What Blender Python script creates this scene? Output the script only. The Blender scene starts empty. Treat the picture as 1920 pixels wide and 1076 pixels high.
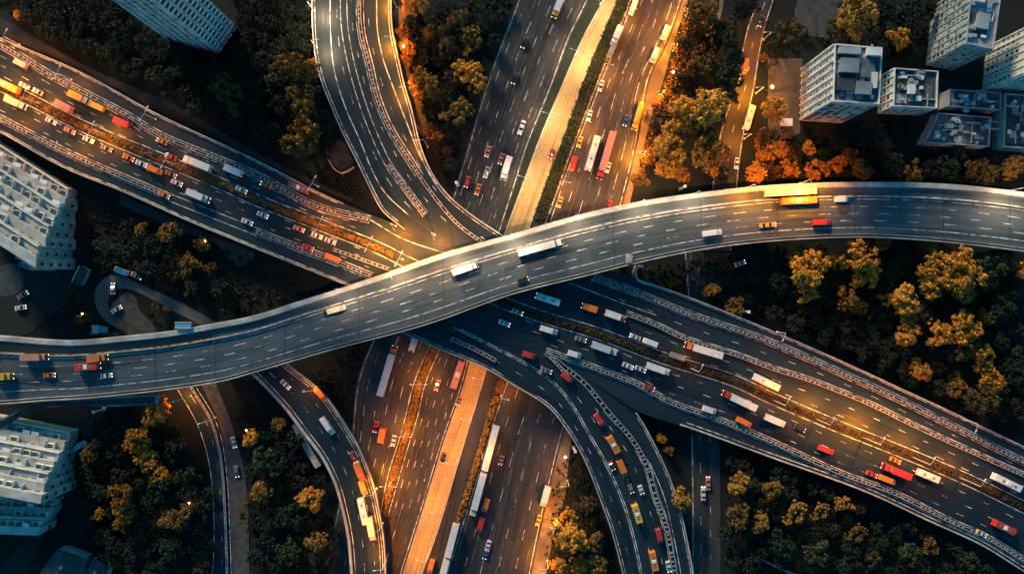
import bpy, bmesh, math, random
import numpy as np
from mathutils import Vector, Matrix
R = math.radians
random.seed(7)
rng = np.random.default_rng(7)

# ------------------------------------------------------------------ camera, sky, sun, exposure
H = 320.0          # camera height above the ground, metres
S = 0.2            # metres per photo pixel at ground level
sc = bpy.context.scene
COL = sc.collection
cam_d = bpy.data.cameras.new('camera')
cam_d.sensor_width = 36.0
cam_d.lens = 36.0 * H / (1920 * S)
cam_d.clip_end = 3000
cam = bpy.data.objects.new('camera', cam_d)
cam.location = (0, 0, H)
COL.objects.link(cam)
sc.camera = cam

SUN_EL, SUN_AZ = R(21), R(-26)     # azimuth clockwise from north (picture up)
world = bpy.data.worlds.new('World')
sc.world = world
world.use_nodes = True
wn = world.node_tree
sky = wn.nodes.new('ShaderNodeTexSky')
sky.sky_type = 'NISHITA'
sky.sun_disc = False
sky.sun_elevation = SUN_EL
sky.sun_rotation = SUN_AZ
tint = wn.nodes.new('ShaderNodeMix'); tint.data_type = 'RGBA'; tint.blend_type = 'MULTIPLY'
tint.inputs[0].default_value = 1.0
tint.inputs[7].default_value = (0.09, 0.62, 0.84, 1)
bg = wn.nodes['Background']
wn.links.new(sky.outputs[0], tint.inputs[6])
wn.links.new(tint.outputs[2], bg.inputs[0])
bg.inputs[1].default_value = 0.12

sun_d = bpy.data.lights.new('sun', 'SUN')
sun_d.energy = 3.1
sun_d.angle = R(11)      # low sun through dusk haze: soft shadows
sun_d.color = (1.0, 0.74, 0.46)
sun = bpy.data.objects.new('sun', sun_d)
to_sun = Vector((math.sin(SUN_AZ) * math.cos(SUN_EL), math.cos(SUN_AZ) * math.cos(SUN_EL), math.sin(SUN_EL)))
sun.rotation_euler = to_sun.to_track_quat('Z', 'Y').to_euler()
sun.location = to_sun * 400
COL.objects.link(sun)

sc.view_settings.view_transform = 'Standard'
sc.view_settings.look = 'None'
sc.view_settings.gamma = 1
sc.view_settings.use_curve_mapping = False
sc.view_settings.exposure = 0.65
sc.cycles.max_bounces = 4
sc.cycles.diffuse_bounces = 2
sc.cycles.use_denoising = True

# ------------------------------------------------------------------ geometry helpers
def W(x, y, z=0.0, dz=0.0):
    k = S * (H - z) / H
    return Vector(((x - 960) * k, (538 - y) * k, z + dz))

def spline(pts, step=2.0):
    p = np.array(pts, float)
    if len(p) == 2:
        n = max(2, int(np.linalg.norm(p[1] - p[0]) / step))
        return p[0] + (p[1] - p[0]) * np.linspace(0, 1, n + 1)[:, None]
    q = np.vstack([2 * p[0] - p[1], p, 2 * p[-1] - p[-2]])
    out = []
    for i in range(1, len(q) - 2):
        p0, p1, p2, p3 = q[i - 1], q[i], q[i + 1], q[i + 2]
        # centripetal Catmull-Rom
        t0 = 0.0
        t1 = t0 + max(1e-6, np.linalg.norm(p1[:2] - p0[:2])) ** 0.5
        t2 = t1 + max(1e-6, np.linalg.norm(p2[:2] - p1[:2])) ** 0.5
        t3 = t2 + max(1e-6, np.linalg.norm(p3[:2] - p2[:2])) ** 0.5
        n = max(2, int(np.linalg.norm(p2[:2] - p1[:2]) / step))
        for k in range(n):
            t = t1 + (t2 - t1) * k / n
            a1 = (t1 - t) / (t1 - t0) * p0 + (t - t0) / (t1 - t0) * p1
            a2 = (t2 - t) / (t2 - t1) * p1 + (t - t1) / (t2 - t1) * p2
            a3 = (t3 - t) / (t3 - t2) * p2 + (t - t2) / (t3 - t2) * p3
            b1 = (t2 - t) / (t2 - t0) * a1 + (t - t0) / (t2 - t0) * a2
            b2 = (t3 - t) / (t3 - t1) * a2 + (t - t1) / (t3 - t1) * a3
            out.append((t2 - t) / (t2 - t1) * b1 + (t - t1) / (t2 - t1) * b2)
    out.append(p[-1])
    return np.array(out)

class Path:
    """a smooth line in the world; px points (x, y[, z])"""
    def __init__(self, px=None, z=0.0, pts=None):
        if pts is None:
            zz = z if isinstance(z, (list, tuple)) else [z] * len(px)
            w = [W(p[0], p[1], h) for p, h in zip(px, zz)]
            pts = spline([(a.x, a.y, a.z) for a in w])
        self.p = np.array(pts, float)
        d = np.linalg.norm(np.diff(self.p[:, :2], axis=0), axis=1)
        self.s = np.concatenate([[0], np.cumsum(d)])
        self.L = self.s[-1]
    def at(self, s):
        return np.array([np.interp(s, self.s, self.p[:, k]) for k in range(3)]).T
    def tan(self, s):
        a = self.at(np.clip(np.asarray(s) - 0.5, 0, self.L)); b = self.at(np.clip(np.asarray(s) + 0.5, 0, self.L))
        t = (b - a); t[..., 2] = 0
        return t / (np.linalg.norm(t, axis=-1, keepdims=True) + 1e-9)
    def sub(self, t0, t1):
        n = max(2, int((t1 - t0) * self.L / 2))
        return Path(pts=self.at(np.linspace(t0, t1, n + 1) * self.L))
    def off(self, d, dz=0):
        t = self.tan(self.s); q = self.p.copy()
        q[:, 0] -= t[:, 1] * d; q[:, 1] += t[:, 0] * d; q[:, 2] += dz
        return Path(pts=q)
    def nearest(self, x, y):
        i = int(np.argmin((self.p[:, 0] - x) ** 2 + (self.p[:, 1] - y) ** 2))
        return self.s[i], self.p[i, 2], self.tan(np.array([self.s[i]]))[0]

def mix(a, b, u):
    n = max(len(a.p), len(b.p))
    t = np.linspace(0, 1, n)
    return Path(pts=a.at(t * a.L) * (1 - u) + b.at(t * b.L) * u)

class MB:
    """collects faces for one mesh object"""
    def __init__(self): self.v = []; self.f = []; self.uv = []; self.mi = []; self.m = 0
    def face(self, vs, uv=None):
        i = len(self.v); self.v += [tuple(v) for v in vs]
        self.f.append(tuple(range(i, i + len(vs)))); self.uv.append(uv); self.mi.append(self.m)
    def ring_loft(self, rings, cap=True):
        i0 = len(self.v); n = len(rings[0])
        for r in rings: self.v += [tuple(v) for v in r]
        for a in range(len(rings) - 1):
            for k in range(n):
                k2 = (k + 1) % n
                self.f.append((i0 + a * n + k, i0 + a * n + k2, i0 + (a + 1) * n + k2, i0 + (a + 1) * n + k)); self.uv.append(None); self.mi.append(self.m)
        if cap:
            self.f.append(tuple(i0 + k for k in reversed(range(n)))); self.uv.append(None); self.mi.append(self.m)
            e = i0 + (len(rings) - 1) * n
            self.f.append(tuple(e + k for k in range(n))); self.uv.append(None); self.mi.append(self.m)
    def box(self, x0, x1, y0, y1, z0, z1, M=None, taper=0.0):
        t = taper
        a = [(x0, y0, z0), (x1, y0, z0), (x1, y1, z0), (x0, y1, z0)]
        b = [(x0 + t, y0 + t, z1), (x1 - t, y0 + t, z1), (x1 - t, y1 - t, z1), (x0 + t, y1 - t, z1)]
        if M is not None:
            a = [M @ Vector(p) for p in a]; b = [M @ Vector(p) for p in b]
        self.ring_loft([a, b])
    def prism(self, poly, z0, z1):
        self.ring_loft([[(p[0], p[1], z0) for p in poly], [(p[0], p[1], z1) for p in poly]])
    def tube(self, pts, rad, n=6):
        rings = []
        for i, p in enumerate(pts):
            p = Vector(p)
            d = (Vector(pts[min(i + 1, len(pts) - 1)]) - Vector(pts[max(i - 1, 0)])).normalized()
            u = d.orthogonal().normalized(); w = d.cross(u)
            r = rad[i] if isinstance(rad, (list, tuple)) else rad
            rings.append([p + (u * math.cos(2 * math.pi * k / n) + w * math.sin(2 * math.pi * k / n)) * r for k in range(n)])
        self.ring_loft(rings)
    def sweep(self, path, prof, s0=0, s1=None):
        """closed profile [(offset, dz)] along a path"""
        s1 = path.L if s1 is None else s1
        n = max(2, int((s1 - s0) / 2.5))
        s = np.linspace(s0, s1, n + 1); P = path.at(s); T = path.tan(s)
        rings = [[(P[i, 0] - T[i, 1] * o, P[i, 1] + T[i, 0] * o, P[i, 2] + z) for o, z in prof] for i in range(n + 1)]
        self.ring_loft(rings)
    def strip(self, a, b, dz=0.0, s_of=None):
        """flat sheet between two paths, UV in metres (across, along)"""
        n = max(len(a.p), len(b.p)); t = np.linspace(0, 1, n)
        A = a.at(t * a.L); B = b.at(t * b.L); i0 = len(self.v)
        for k in range(n):
            self.v.append((A[k, 0], A[k, 1], A[k, 2] + dz)); self.v.append((B[k, 0], B[k, 1], B[k, 2] + dz))
        w = np.linalg.norm(A - B, axis=1); L = (a.L + b.L) / 2
        for k in range(n - 1):
            j = i0 + 2 * k
            self.f.append((j, j + 1, j + 3, j + 2)); self.mi.append(self.m)
            self.uv.append([(0, t[k] * L), (w[k], t[k] * L), (w[k + 1], t[k + 1] * L), (0, t[k + 1] * L)])
    def line(self, path, width, dz, s0=0, s1=None, off=0.0):
        s1 = path.L if s1 is None else s1
        n = max(1, int((s1 - s0) / 2.5)); s = np.linspace(s0, s1, n + 1)
        P = path.at(s); T = path.tan(s); i0 = len(self.v)
        for k in range(n + 1):
            for o in (off - width / 2, off + width / 2):
                self.v.append((P[k, 0] - T[k, 1] * o, P[k, 1] + T[k, 0] * o, P[k, 2] + dz))
        for k in range(n):
            j = i0 + 2 * k
            self.f.append((j, j + 1, j + 3, j + 2)); self.uv.append(None); self.mi.append(self.m)
    def dashes(self, path, width=0.16, dz=0.03, on=4.0, gap=7.0, start=0.0, s0=0, s1=None):
        s = s0 + start; s1 = path.L if s1 is None else s1
        s += random.uniform(0, on + gap)
        while s + on < s1:
            self.line(path, width, dz, s, s + on * random.uniform(0.75, 1.05)); s += on + gap * random.uniform(0.97, 1.03)
    def mesh(self, name, mats, smooth=False):
        me = bpy.data.meshes.new(name)
        me.from_pydata(self.v, [], self.f)
        for m in (mats if isinstance(mats, (list, tuple)) else [mats]): me.materials.append(m)
        if any(u is not None for u in self.uv):
            L = me.uv_layers.new(name='UVMap'); c = np.zeros((len(me.loops), 2)); i = 0
            for f, u in zip(self.f, self.uv):
                if u is not None: c[i:i + len(f)] = u
                i += len(f)
            L.data.foreach_set('uv', c.ravel())
        me.polygons.foreach_set('material_index', self.mi)
        bm = bmesh.new(); bm.from_mesh(me); bmesh.ops.recalc_face_normals(bm, faces=bm.faces) if len(self.f) < 60000 else None
        bm.to_mesh(me); bm.free()
        if smooth: me.polygons.foreach_set('use_smooth', [True] * len(me.polygons))
        me.update()
        return me
    def build(self, name, mats, parent=None, smooth=False):
        return link(name, self.mesh(name, mats, smooth), parent)

def link(name, me, parent=None, M=None):
    o = bpy.data.objects.new(name, me)
    COL.objects.link(o)
    if parent is not None: o.parent = parent
    if M is not None: o.matrix_local = M
    return o

def empty(name, loc=(0, 0, 0), rz=0.0, scale=None):
    o = bpy.data.objects.new(name, None)
    o.location = loc; o.rotation_euler = (0, 0, rz); o.empty_display_size = 0.5
    if scale is not None: o.scale = scale
    COL.objects.link(o)
    return o

def tag(o, label=None, cat=None, group=None, kind=None):
    if label: o['label'] = label
    if cat: o['category'] = cat
    if group: o['group'] = group
    if kind: o['kind'] = kind
    return o

def structure(o): o['kind'] = 'structure'; return o

# repeats: a description and a place; ordinals single the members out
ORD = ['', 'second', 'third', 'fourth', 'fifth', 'sixth', 'seventh', 'eighth', 'ninth', 'tenth', 'eleventh', 'twelfth', 'thirteenth',
       'fourteenth', 'fifteenth', 'sixteenth', 'seventeenth', 'eighteenth', 'nineteenth', 'twentieth', 'twenty-first', 'twenty-second',
       'twenty-third', 'twenty-fourth', 'twenty-fifth', 'twenty-sixth', 'twenty-seventh', 'twenty-eighth', 'twenty-ninth', 'thirtieth']
REG = {}
def register(o, desc, place, x, y, axis='x'):
    REG.setdefault((desc, place, axis), []).append((x if axis == 'x' else y, o))
def write_labels():
    for (desc, place, axis), lst in REG.items():
        lst.sort(key=lambda t: t[0]); n = len(lst)
        for i, (_, o) in enumerate(lst):
            if n == 1: o['label'] = f'{desc} {place}'; continue
            a, b = ('leftmost', 'rightmost') if axis == 'x' else ('topmost', 'lowest')
            side, far = ('left', 'right') if axis == 'x' else ('top', 'bottom')
            if i == 0: k = a
            elif i == n - 1: k = b
            elif i < n / 2: k = f'{ORD[i]} from the {side},'
            else: k = f'{ORD[n - 1 - i]} from the {far},'
            o['label'] = f'{k} {desc} {place}'.replace(',,', ',')

# ------------------------------------------------------------------ materials
def new_mat(name):
    m = bpy.data.materials.new(name); m.use_nodes = True
    return m, m.node_tree, m.node_tree.nodes['Principled BSDF']

def rgb(c): return (c[0], c[1], c[2], 1)

def noisy(name, c0, c1, scale=1.0, rough=0.8, detail=5.0, coord='Object', stretch=None, contrast=(0.3, 0.7), c2=None, scale2=0.05, bump=0.0, spec=0.4, metal=0.0):
    m, nt, b = new_mat(name); N, Lk = nt.nodes, nt.links
    tc = N.new('ShaderNodeTexCoord'); mp = N.new('ShaderNodeMapping')
    Lk.new(tc.outputs[coord], mp.inputs[0])
    if stretch: mp.inputs['Scale'].default_value = stretch
    n1 = N.new('ShaderNodeTexNoise'); n1.inputs['Scale'].default_value = scale; n1.inputs['Detail'].default_value = detail
    Lk.new(mp.outputs[0], n1.inputs[0])
    cr = N.new('ShaderNodeValToRGB'); cr.color_ramp.elements[0].position, cr.color_ramp.elements[1].position = contrast
    cr.color_ramp.elements[0].color = rgb(c0); cr.color_ramp.elements[1].color = rgb(c1)
    Lk.new(n1.outputs[0], cr.inputs[0]); out = cr.outputs[0]
    if c2 is not None:
        n2 = N.new('ShaderNodeTexNoise'); n2.inputs['Scale'].default_value = scale2; n2.inputs['Detail'].default_value = 4
        Lk.new(tc.outputs[coord], n2.inputs[0])
        r2 = N.new('ShaderNodeValToRGB'); r2.color_ramp.elements[0].position = 0.42; r2.color_ramp.elements[1].position = 0.62
        Lk.new(n2.outputs[0], r2.inputs[0])
        mx = N.new('ShaderNodeMix'); mx.data_type = 'RGBA'
        Lk.new(r2.outputs[0], mx.inputs[0]); Lk.new(out, mx.inputs[6]); mx.inputs[7].default_value = rgb(c2); out = mx.outputs[2]
    Lk.new(out, b.inputs['Base Color'])
    b.inputs['Roughness'].default_value = rough; b.inputs['Specular IOR Level'].default_value = spec; b.inputs['Metallic'].default_value = metal
    if bump:
        bp = N.new('ShaderNodeBump'); bp.inputs['Strength'].default_value = bump
        Lk.new(n1.outputs[0], bp.inputs['Height']); Lk.new(bp.outputs[0], b.inputs['Normal'])
    return m

def asphalt(name, dark, light, streak=1.0, rough=0.55):
    """UV in metres: streaks of tyre wear run along the road, with patches and grain"""
    m, nt, b = new_mat(name); N, Lk = nt.nodes, nt.links
    uv = N.new('ShaderNodeUVMap')
    def noise(sx, sy, scale, detail):
        mp = N.new('ShaderNodeMapping'); mp.inputs['Scale'].default_value = (sx, sy, 1)
        Lk.new(uv.outputs[0], mp.inputs[0])
        n = N.new('ShaderNodeTexNoise'); n.inputs['Scale'].default_value = scale; n.inputs['Detail'].default_value = detail
        Lk.new(mp.outputs[0], n.inputs[0]); return n.outputs[0]
    def ramp(x, p0, p1, v0=0.0, v1=1.0):
        r = N.new('ShaderNodeMapRange'); r.inputs[1].default_value = p0; r.inputs[2].default_value = p1; r.inputs[3].default_value = v0; r.inputs[4].default_value = v1
        Lk.new(x, r.inputs[0]); return r.outputs[0]
    def math_(op, a, c):
        n = N.new('ShaderNodeMath'); n.operation = op
        for i, x in enumerate((a, c)):
            if isinstance(x, float): n.inputs[i].default_value = x
            else: Lk.new(x, n.inputs[i])
        return n.outputs[0]
    s1 = ramp(noise(1.3, 0.012, 1.0, 4), 0.36, 0.66)
    s2 = ramp(noise(5.0, 0.03, 1.0, 3), 0.35, 0.7)
    g = ramp(noise(1, 1, 3.0, 6), 0.3, 0.7)
    pt = ramp(noise(0.12, 0.03, 1.0, 3), 0.4, 0.6)
    t = math_('ADD', math_('MULTIPLY', s1, 0.42 * streak), math_('MULTIPLY', s2, 0.25 * streak))
    t = math_('ADD', t, math_('MULTIPLY', g, 0.16)); t = math_('ADD', t, math_('MULTIPLY', pt, 0.36))
    vm_ = N.new('ShaderNodeMapping'); vm_.inputs['Scale'].default_value = (0.27, 0.035, 1); Lk.new(uv.outputs[0], vm_.inputs[0])
    vo = N.new('ShaderNodeTexVoronoi'); vo.distance = 'CHEBYCHEV'; vo.inputs['Scale'].default_value = 1.0; vo.inputs['Randomness'].default_value = 0.6; Lk.new(vm_.outputs[0], vo.inputs[0])
    sp = N.new('ShaderNodeSeparateColor'); Lk.new(vo.outputs['Color'], sp.inputs[0])
    t = math_('ADD', t, ramp(sp.outputs[0], 0.0, 1.0, -0.22, 0.22))
    vc = N.new('ShaderNodeTexVoronoi'); vc.feature = 'DISTANCE_TO_EDGE'; vc.inputs['Scale'].default_value = 0.16; Lk.new(uv.outputs[0], vc.inputs[0])
    t = math_('SUBTRACT', t, ramp(vc.outputs['Distance'], 0.0, 0.03, 0.25, 0.0))
    cr = N.new('ShaderNodeValToRGB'); cr.color_ramp.elements[0].color = rgb(dark); cr.color_ramp.elements[1].color = rgb(light)
    Lk.new(t, cr.inputs[0]); Lk.new(cr.outputs[0], b.inputs['Base Color'])
    b.inputs['Specular IOR Level'].default_value = 0.3
    Lk.new(ramp(s2, 0.0, 1.0, rough - 0.12, rough + 0.15), b.inputs['Roughness'])
    return m

def plain(name, c, rough=0.4, spec=0.5, metal=0.0, emit=None, es=1.0, coat=0.0):
    m = noisy(name, [x * 0.86 for x in c], [min(1, x * 1.08) for x in c], 0.8, rough, 4, spec=spec, metal=metal)
    b = m.node_tree.nodes['Principled BSDF']
    b.inputs['Coat Weight'].default_value = coat
    if emit:
        b.inputs['Emission Color'].default_value = rgb(emit); b.inputs['Emission Strength'].default_value = es
    return m

def leaf_mat(name, cols, rough=0.55, rnd=0.5):
    """leaf colour varies per clump (noise in world space) and per plant"""
    m, nt, b = new_mat(name); N, Lk = nt.nodes, nt.links
    ge = N.new('ShaderNodeNewGeometry'); oi = N.new('ShaderNodeObjectInfo')
    n1 = N.new('ShaderNodeTexNoise'); n1.inputs['Scale'].default_value = 0.55; n1.inputs['Detail'].default_value = 6; n1.inputs['Roughness'].default_value = 0.7
    Lk.new(ge.outputs['Position'], n1.inputs[0])
    ad = N.new('ShaderNodeMath'); ad.operation = 'MULTIPLY_ADD'; Lk.new(oi.outputs['Random'], ad.inputs[0]); ad.inputs[1].default_value = rnd; ad.inputs[2].default_value = -rnd / 2
    a2 = N.new('ShaderNodeMath'); a2.operation = 'ADD'; Lk.new(n1.outputs[0], a2.inputs[0]); Lk.new(ad.outputs[0], a2.inputs[1])
    cr = N.new('ShaderNodeValToRGB'); e = cr.color_ramp.elements
    e[0].position = 0.25; e[1].position = 0.8; e[0].color = rgb(cols[0]); e[1].color = rgb(cols[-1])
    for i, c in enumerate(cols[1:-1]):
        x = e.new(0.25 + 0.55 * (i + 1) / (len(cols) - 1)); x.color = rgb(c)
    Lk.new(a2.outputs[0], cr.inputs[0]); Lk.new(cr.outputs[0], b.inputs['Base Color'])
    b.inputs['Roughness'].default_value = rough; b.inputs['Specular IOR Level'].default_value = 0.25
    return m

M = {}
M['asphalt'] = asphalt('asphalt', (0.003, 0.010, 0.015), (0.013, 0.028, 0.038), 1.1, 0.5)
M['asphalt_worn'] = asphalt('asphalt_worn', (0.010, 0.011, 0.012), (0.052, 0.049, 0.046), 1.3)
M['asphalt_dark'] = asphalt('asphalt_dark', (0.010, 0.013, 0.016), (0.03, 0.034, 0.038))
M['flyover_asphalt'] = asphalt('flyover_asphalt', (0.013, 0.026, 0.034), (0.074, 0.096, 0.106), 1.4)
M['busway'] = asphalt('busway_concrete', (0.20, 0.130, 0.050), (0.48, 0.33, 0.13), 1.45, 0.75)
M['track'] = asphalt('dirt_track', (0.04, 0.042, 0.042), (0.17, 0.165, 0.155), 1.1, 0.9)
M['concrete'] = noisy('concrete', (0.26, 0.25, 0.23), (0.46, 0.44, 0.41), 0.7, 0.8, 6, c2=(0.2, 0.19, 0.18), scale2=0.15)
M['parapet'] = noisy('pale_parapet_concrete', (0.30, 0.28, 0.25), (0.60, 0.56, 0.50), 0.5, 0.75, 6, c2=(0.27, 0.25, 0.22), scale2=0.12)
M['rail'] = noisy('galvanised_rail', (0.17, 0.17, 0.17), (0.44, 0.43, 0.42), 1.4, 0.5, 4)
M['post'] = noisy('rail_post', (0.06, 0.06, 0.06), (0.62, 0.61, 0.58), 0.3, 0.55, 3)
M['paint'] = noisy('road_paint', (0.07, 0.075, 0.08), (0.74, 0.73, 0.70), 0.45, 0.6, 6, contrast=(0.36, 0.60))
M['streak_line'] = noisy('light_streak', (0.02, 0.02, 0.02), (0.22, 0.21, 0.20), 0.25, 0.7, 4, contrast=(0.42, 0.62))
M['verge'] = noisy('sandy_verge', (0.10, 0.08, 0.055), (0.24, 0.19, 0.13), 0.35, 0.95, 7, c2=(0.07, 0.06, 0.04), scale2=0.06)
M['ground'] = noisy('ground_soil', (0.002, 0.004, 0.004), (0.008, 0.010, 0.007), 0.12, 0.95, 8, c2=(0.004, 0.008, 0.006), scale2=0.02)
M['grass'] = noisy('mown_grass', (0.006, 0.012, 0.008), (0.018, 0.028, 0.013), 0.5, 0.95, 7)
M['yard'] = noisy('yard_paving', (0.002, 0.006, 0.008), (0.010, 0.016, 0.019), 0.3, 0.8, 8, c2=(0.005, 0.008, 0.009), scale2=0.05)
M['pad'] = noisy('paved_pad', (0.03, 0.03, 0.03), (0.075, 0.074, 0.07), 0.4, 0.9, 6)
M['white_wall'] = noisy('white_rendered_wall', (0.50, 0.48, 0.43), (0.82, 0.80, 0.74), 0.22, 0.8, 6, c2=(0.58, 0.54, 0.46), scale2=0.09)
M['housing'] = noisy('weathered_render', (0.26, 0.26, 0.25), (0.56, 0.54, 0.49), 0.3, 0.85, 7, c2=(0.34, 0.32, 0.28), scale2=0.12)
M['balcony'] = noisy('balcony_panel', (0.46, 0.45, 0.42), (0.86, 0.84, 0.78), 0.25, 0.75, 3)
M['grey_wall'] = noisy('grey_wall', (0.20, 0.22, 0.23), (0.40, 0.42, 0.42), 0.3, 0.8, 5)
M['roof'] = noisy('roof_felt', (0.045, 0.06, 0.066), (0.16, 0.18, 0.185), 0.25, 0.85, 7, c2=(0.05, 0.055, 0.058), scale2=0.12)
M['roof_pale'] = noisy('pale_roof', (0.18, 0.22, 0.23), (0.40, 0.43, 0.43), 0.2, 0.8, 6, c2=(0.15, 0.18, 0.19), scale2=0.1)
M['roof_dark'] = noisy('dark_roof', (0.02, 0.03, 0.036), (0.05, 0.065, 0.07), 0.3, 0.8, 6)
M['glass'] = plain('window_glass', (0.012, 0.018, 0.022), 0.12, 0.6)
M['glass_blue'] = plain('bluish_glass', (0.05, 0.10, 0.13), 0.15, 0.6)
M['blind'] = plain('pale_blind', (0.42, 0.39, 0.34), 0.7)
M['duct'] = plain('roof_duct', (0.5, 0.5, 0.48), 0.4, 0.5, 0.5)
M['bark'] = noisy('bark', (0.03, 0.024, 0.018), (0.085, 0.068, 0.05), 3, 0.95, 5)
M['metal'] = plain('grey_metal', (0.30, 0.30, 0.30), 0.45, 0.5, 0.6)
M['white_metal'] = plain('white_metal', (0.75, 0.74, 0.72), 0.4)
M['rubber'] = plain('tyre_rubber', (0.015, 0.015, 0.016), 0.85)
M['chassis'] = plain('chassis_black', (0.02, 0.02, 0.022), 0.6)
M['headlight'] = plain('headlight', (0.8, 0.78, 0.7), 0.2, emit=(1, 0.86, 0.62), es=2.0)
M['taillight'] = plain('tail_light', (0.5, 0.03, 0.02), 0.3, emit=(1, 0.07, 0.02), es=0.9)
M['bulb'] = plain('sodium_lamp', (0.9, 0.6, 0.3), 0.3, emit=(1, 0.55, 0.15), es=14)
M['blue_panel'] = plain('blue_panel', (0.08, 0.30, 0.42), 0.5)
M['crane'] = plain('kiosk_steel', (0.42, 0.36, 0.30), 0.6)
PAINT = {'white': (0.64, 0.63, 0.60), 'silver': (0.46, 0.48, 0.50), 'grey': (0.17, 0.18, 0.19), 'black': (0.02, 0.022, 0.026), 'red': (0.44, 0.035, 0.022),
         'orange': (0.62, 0.17, 0.022), 'yellow': (0.66, 0.34, 0.035), 'cream': (0.60, 0.50, 0.36), 'blue': (0.03, 0.09, 0.22), 'pink': (0.55, 0.22, 0.17), 'brown': (0.20, 0.08, 0.05)}
for k, c in PAINT.items(): M['p_' + k] = plain(k + '_paint', c, 0.3, 0.5, coat=0.5)
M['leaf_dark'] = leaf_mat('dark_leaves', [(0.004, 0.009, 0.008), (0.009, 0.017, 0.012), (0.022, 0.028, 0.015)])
M['leaf_green'] = leaf_mat('green_leaves', [(0.010, 0.022, 0.012), (0.025, 0.038, 0.016), (0.065, 0.068, 0.022)])
M['leaf_olive'] = leaf_mat('olive_leaves', [(0.05, 0.034, 0.012), (0.23, 0.12, 0.024), (0.46, 0.22, 0.034)])
M['leaf_amber'] = leaf_mat('amber_leaves', [(0.15, 0.060, 0.011), (0.52, 0.195, 0.023), (0.78, 0.335, 0.038)])
M['leaf_yellow'] = leaf_mat('yellow_leaves', [(0.17, 0.074, 0.012), (0.60, 0.245, 0.027), (0.88, 0.405, 0.048)])
M['leaf_rust'] = leaf_mat('rust_leaves', [(0.045, 0.027, 0.012), (0.15, 0.078, 0.022), (0.32, 0.16, 0.035)])

# ------------------------------------------------------------------ the ground
g = MB(); E = 900
g.face([(-E, -E, -0.25), (E, -E, -0.25), (E, E, -0.25), (-E, E, -0.25)])
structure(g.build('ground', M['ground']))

def sheet(name, a, b, mat, dz=0.0):
    m = MB(); m.strip(a, b, dz); return structure(m.build(name, mat))

def px_poly(name, pts, z, mat, smooth=True, thick=None):
    w = [W(x, y, z) for x, y in pts]
    if smooth:
        q = spline([(p.x, p.y, 0) for p in w] + [(w[0].x, w[0].y, 0)], 2.0)[:-1]
    else: q = [(p.x, p.y, 0) for p in w]
    m = MB()
    if thick: m.prism(q, z - thick, z)
    else: m.face([(p[0], p[1], z) for p in q])
    return structure(m.build(name, mat))

# ------------------------------------------------------------------ bridges, roads
def deck(root, a, b, mat, thick=1.3, name='road_deck', kind=None):
    """slab between two edges: asphalt sheet on top and concrete body below"""
    m = MB(); m.strip(a, b, 0.0)
    o = m.build(name, mat, root)
    n = max(len(a.p), len(b.p)); t = np.linspace(0, 1, n); A = a.at(t * a.L); B = b.at(t * b.L)
    d = MB()
    rings = []
    for k in range(n):
        c = (A[k] + B[k]) / 2
        ai = A[k] + (c - A[k]) * 0.12; bi = B[k] + (c - B[k]) * 0.12
        rings.append([(A[k][0], A[k][1], A[k][2] - 0.02), (B[k][0], B[k][1], B[k][2] - 0.02), (B[k][0], B[k][1], B[k][2] - 0.45),
                      (bi[0], bi[1], bi[2] - thick), (ai[0], ai[1], ai[2] - thick), (A[k][0], A[k][1], A[k][2] - 0.45)])
    d.ring_loft(rings)
    d.build('girder', M['concrete'], root)
    return o

def parapet(root, path, off, width=0.45, height=0.95, mat='parapet', t0=0.0, t1=1.0):
    m = MB(); o = off; w = width / 2
    m.sweep(path, [(o - w, -0.3), (o - w * 0.75, height), (o + w * 0.75, height), (o + w, -0.3)], t0 * path.L, t1 * path.L)
    # coping joints: shallow notches cut as raised blocks every few metres
    return m.build('parapet', M[mat], root)

def piers(root, mid, width, spots, thick=1.3):
    for t in spots:
        p = mid.at(np.array([t * mid.L]))[0]; T = mid.tan(np.array([t * mid.L]))[0]
        m = MB(); ang = math.atan2(T[1], T[0])
        X = Matrix.Translation((p[0], p[1], 0)) @ Matrix.Rotation(ang, 4, 'Z')
        top = p[2] - thick
        m.box(-0.9, 0.9, -width * 0.22, width * 0.22, -0.3, top - 1.2, X)
        m.box(-1.1, 1.1, -width * 0.36, width * 0.36, top - 1.2, top + 0.02, X)
        m.build('pier', M['concrete'], root)

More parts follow.
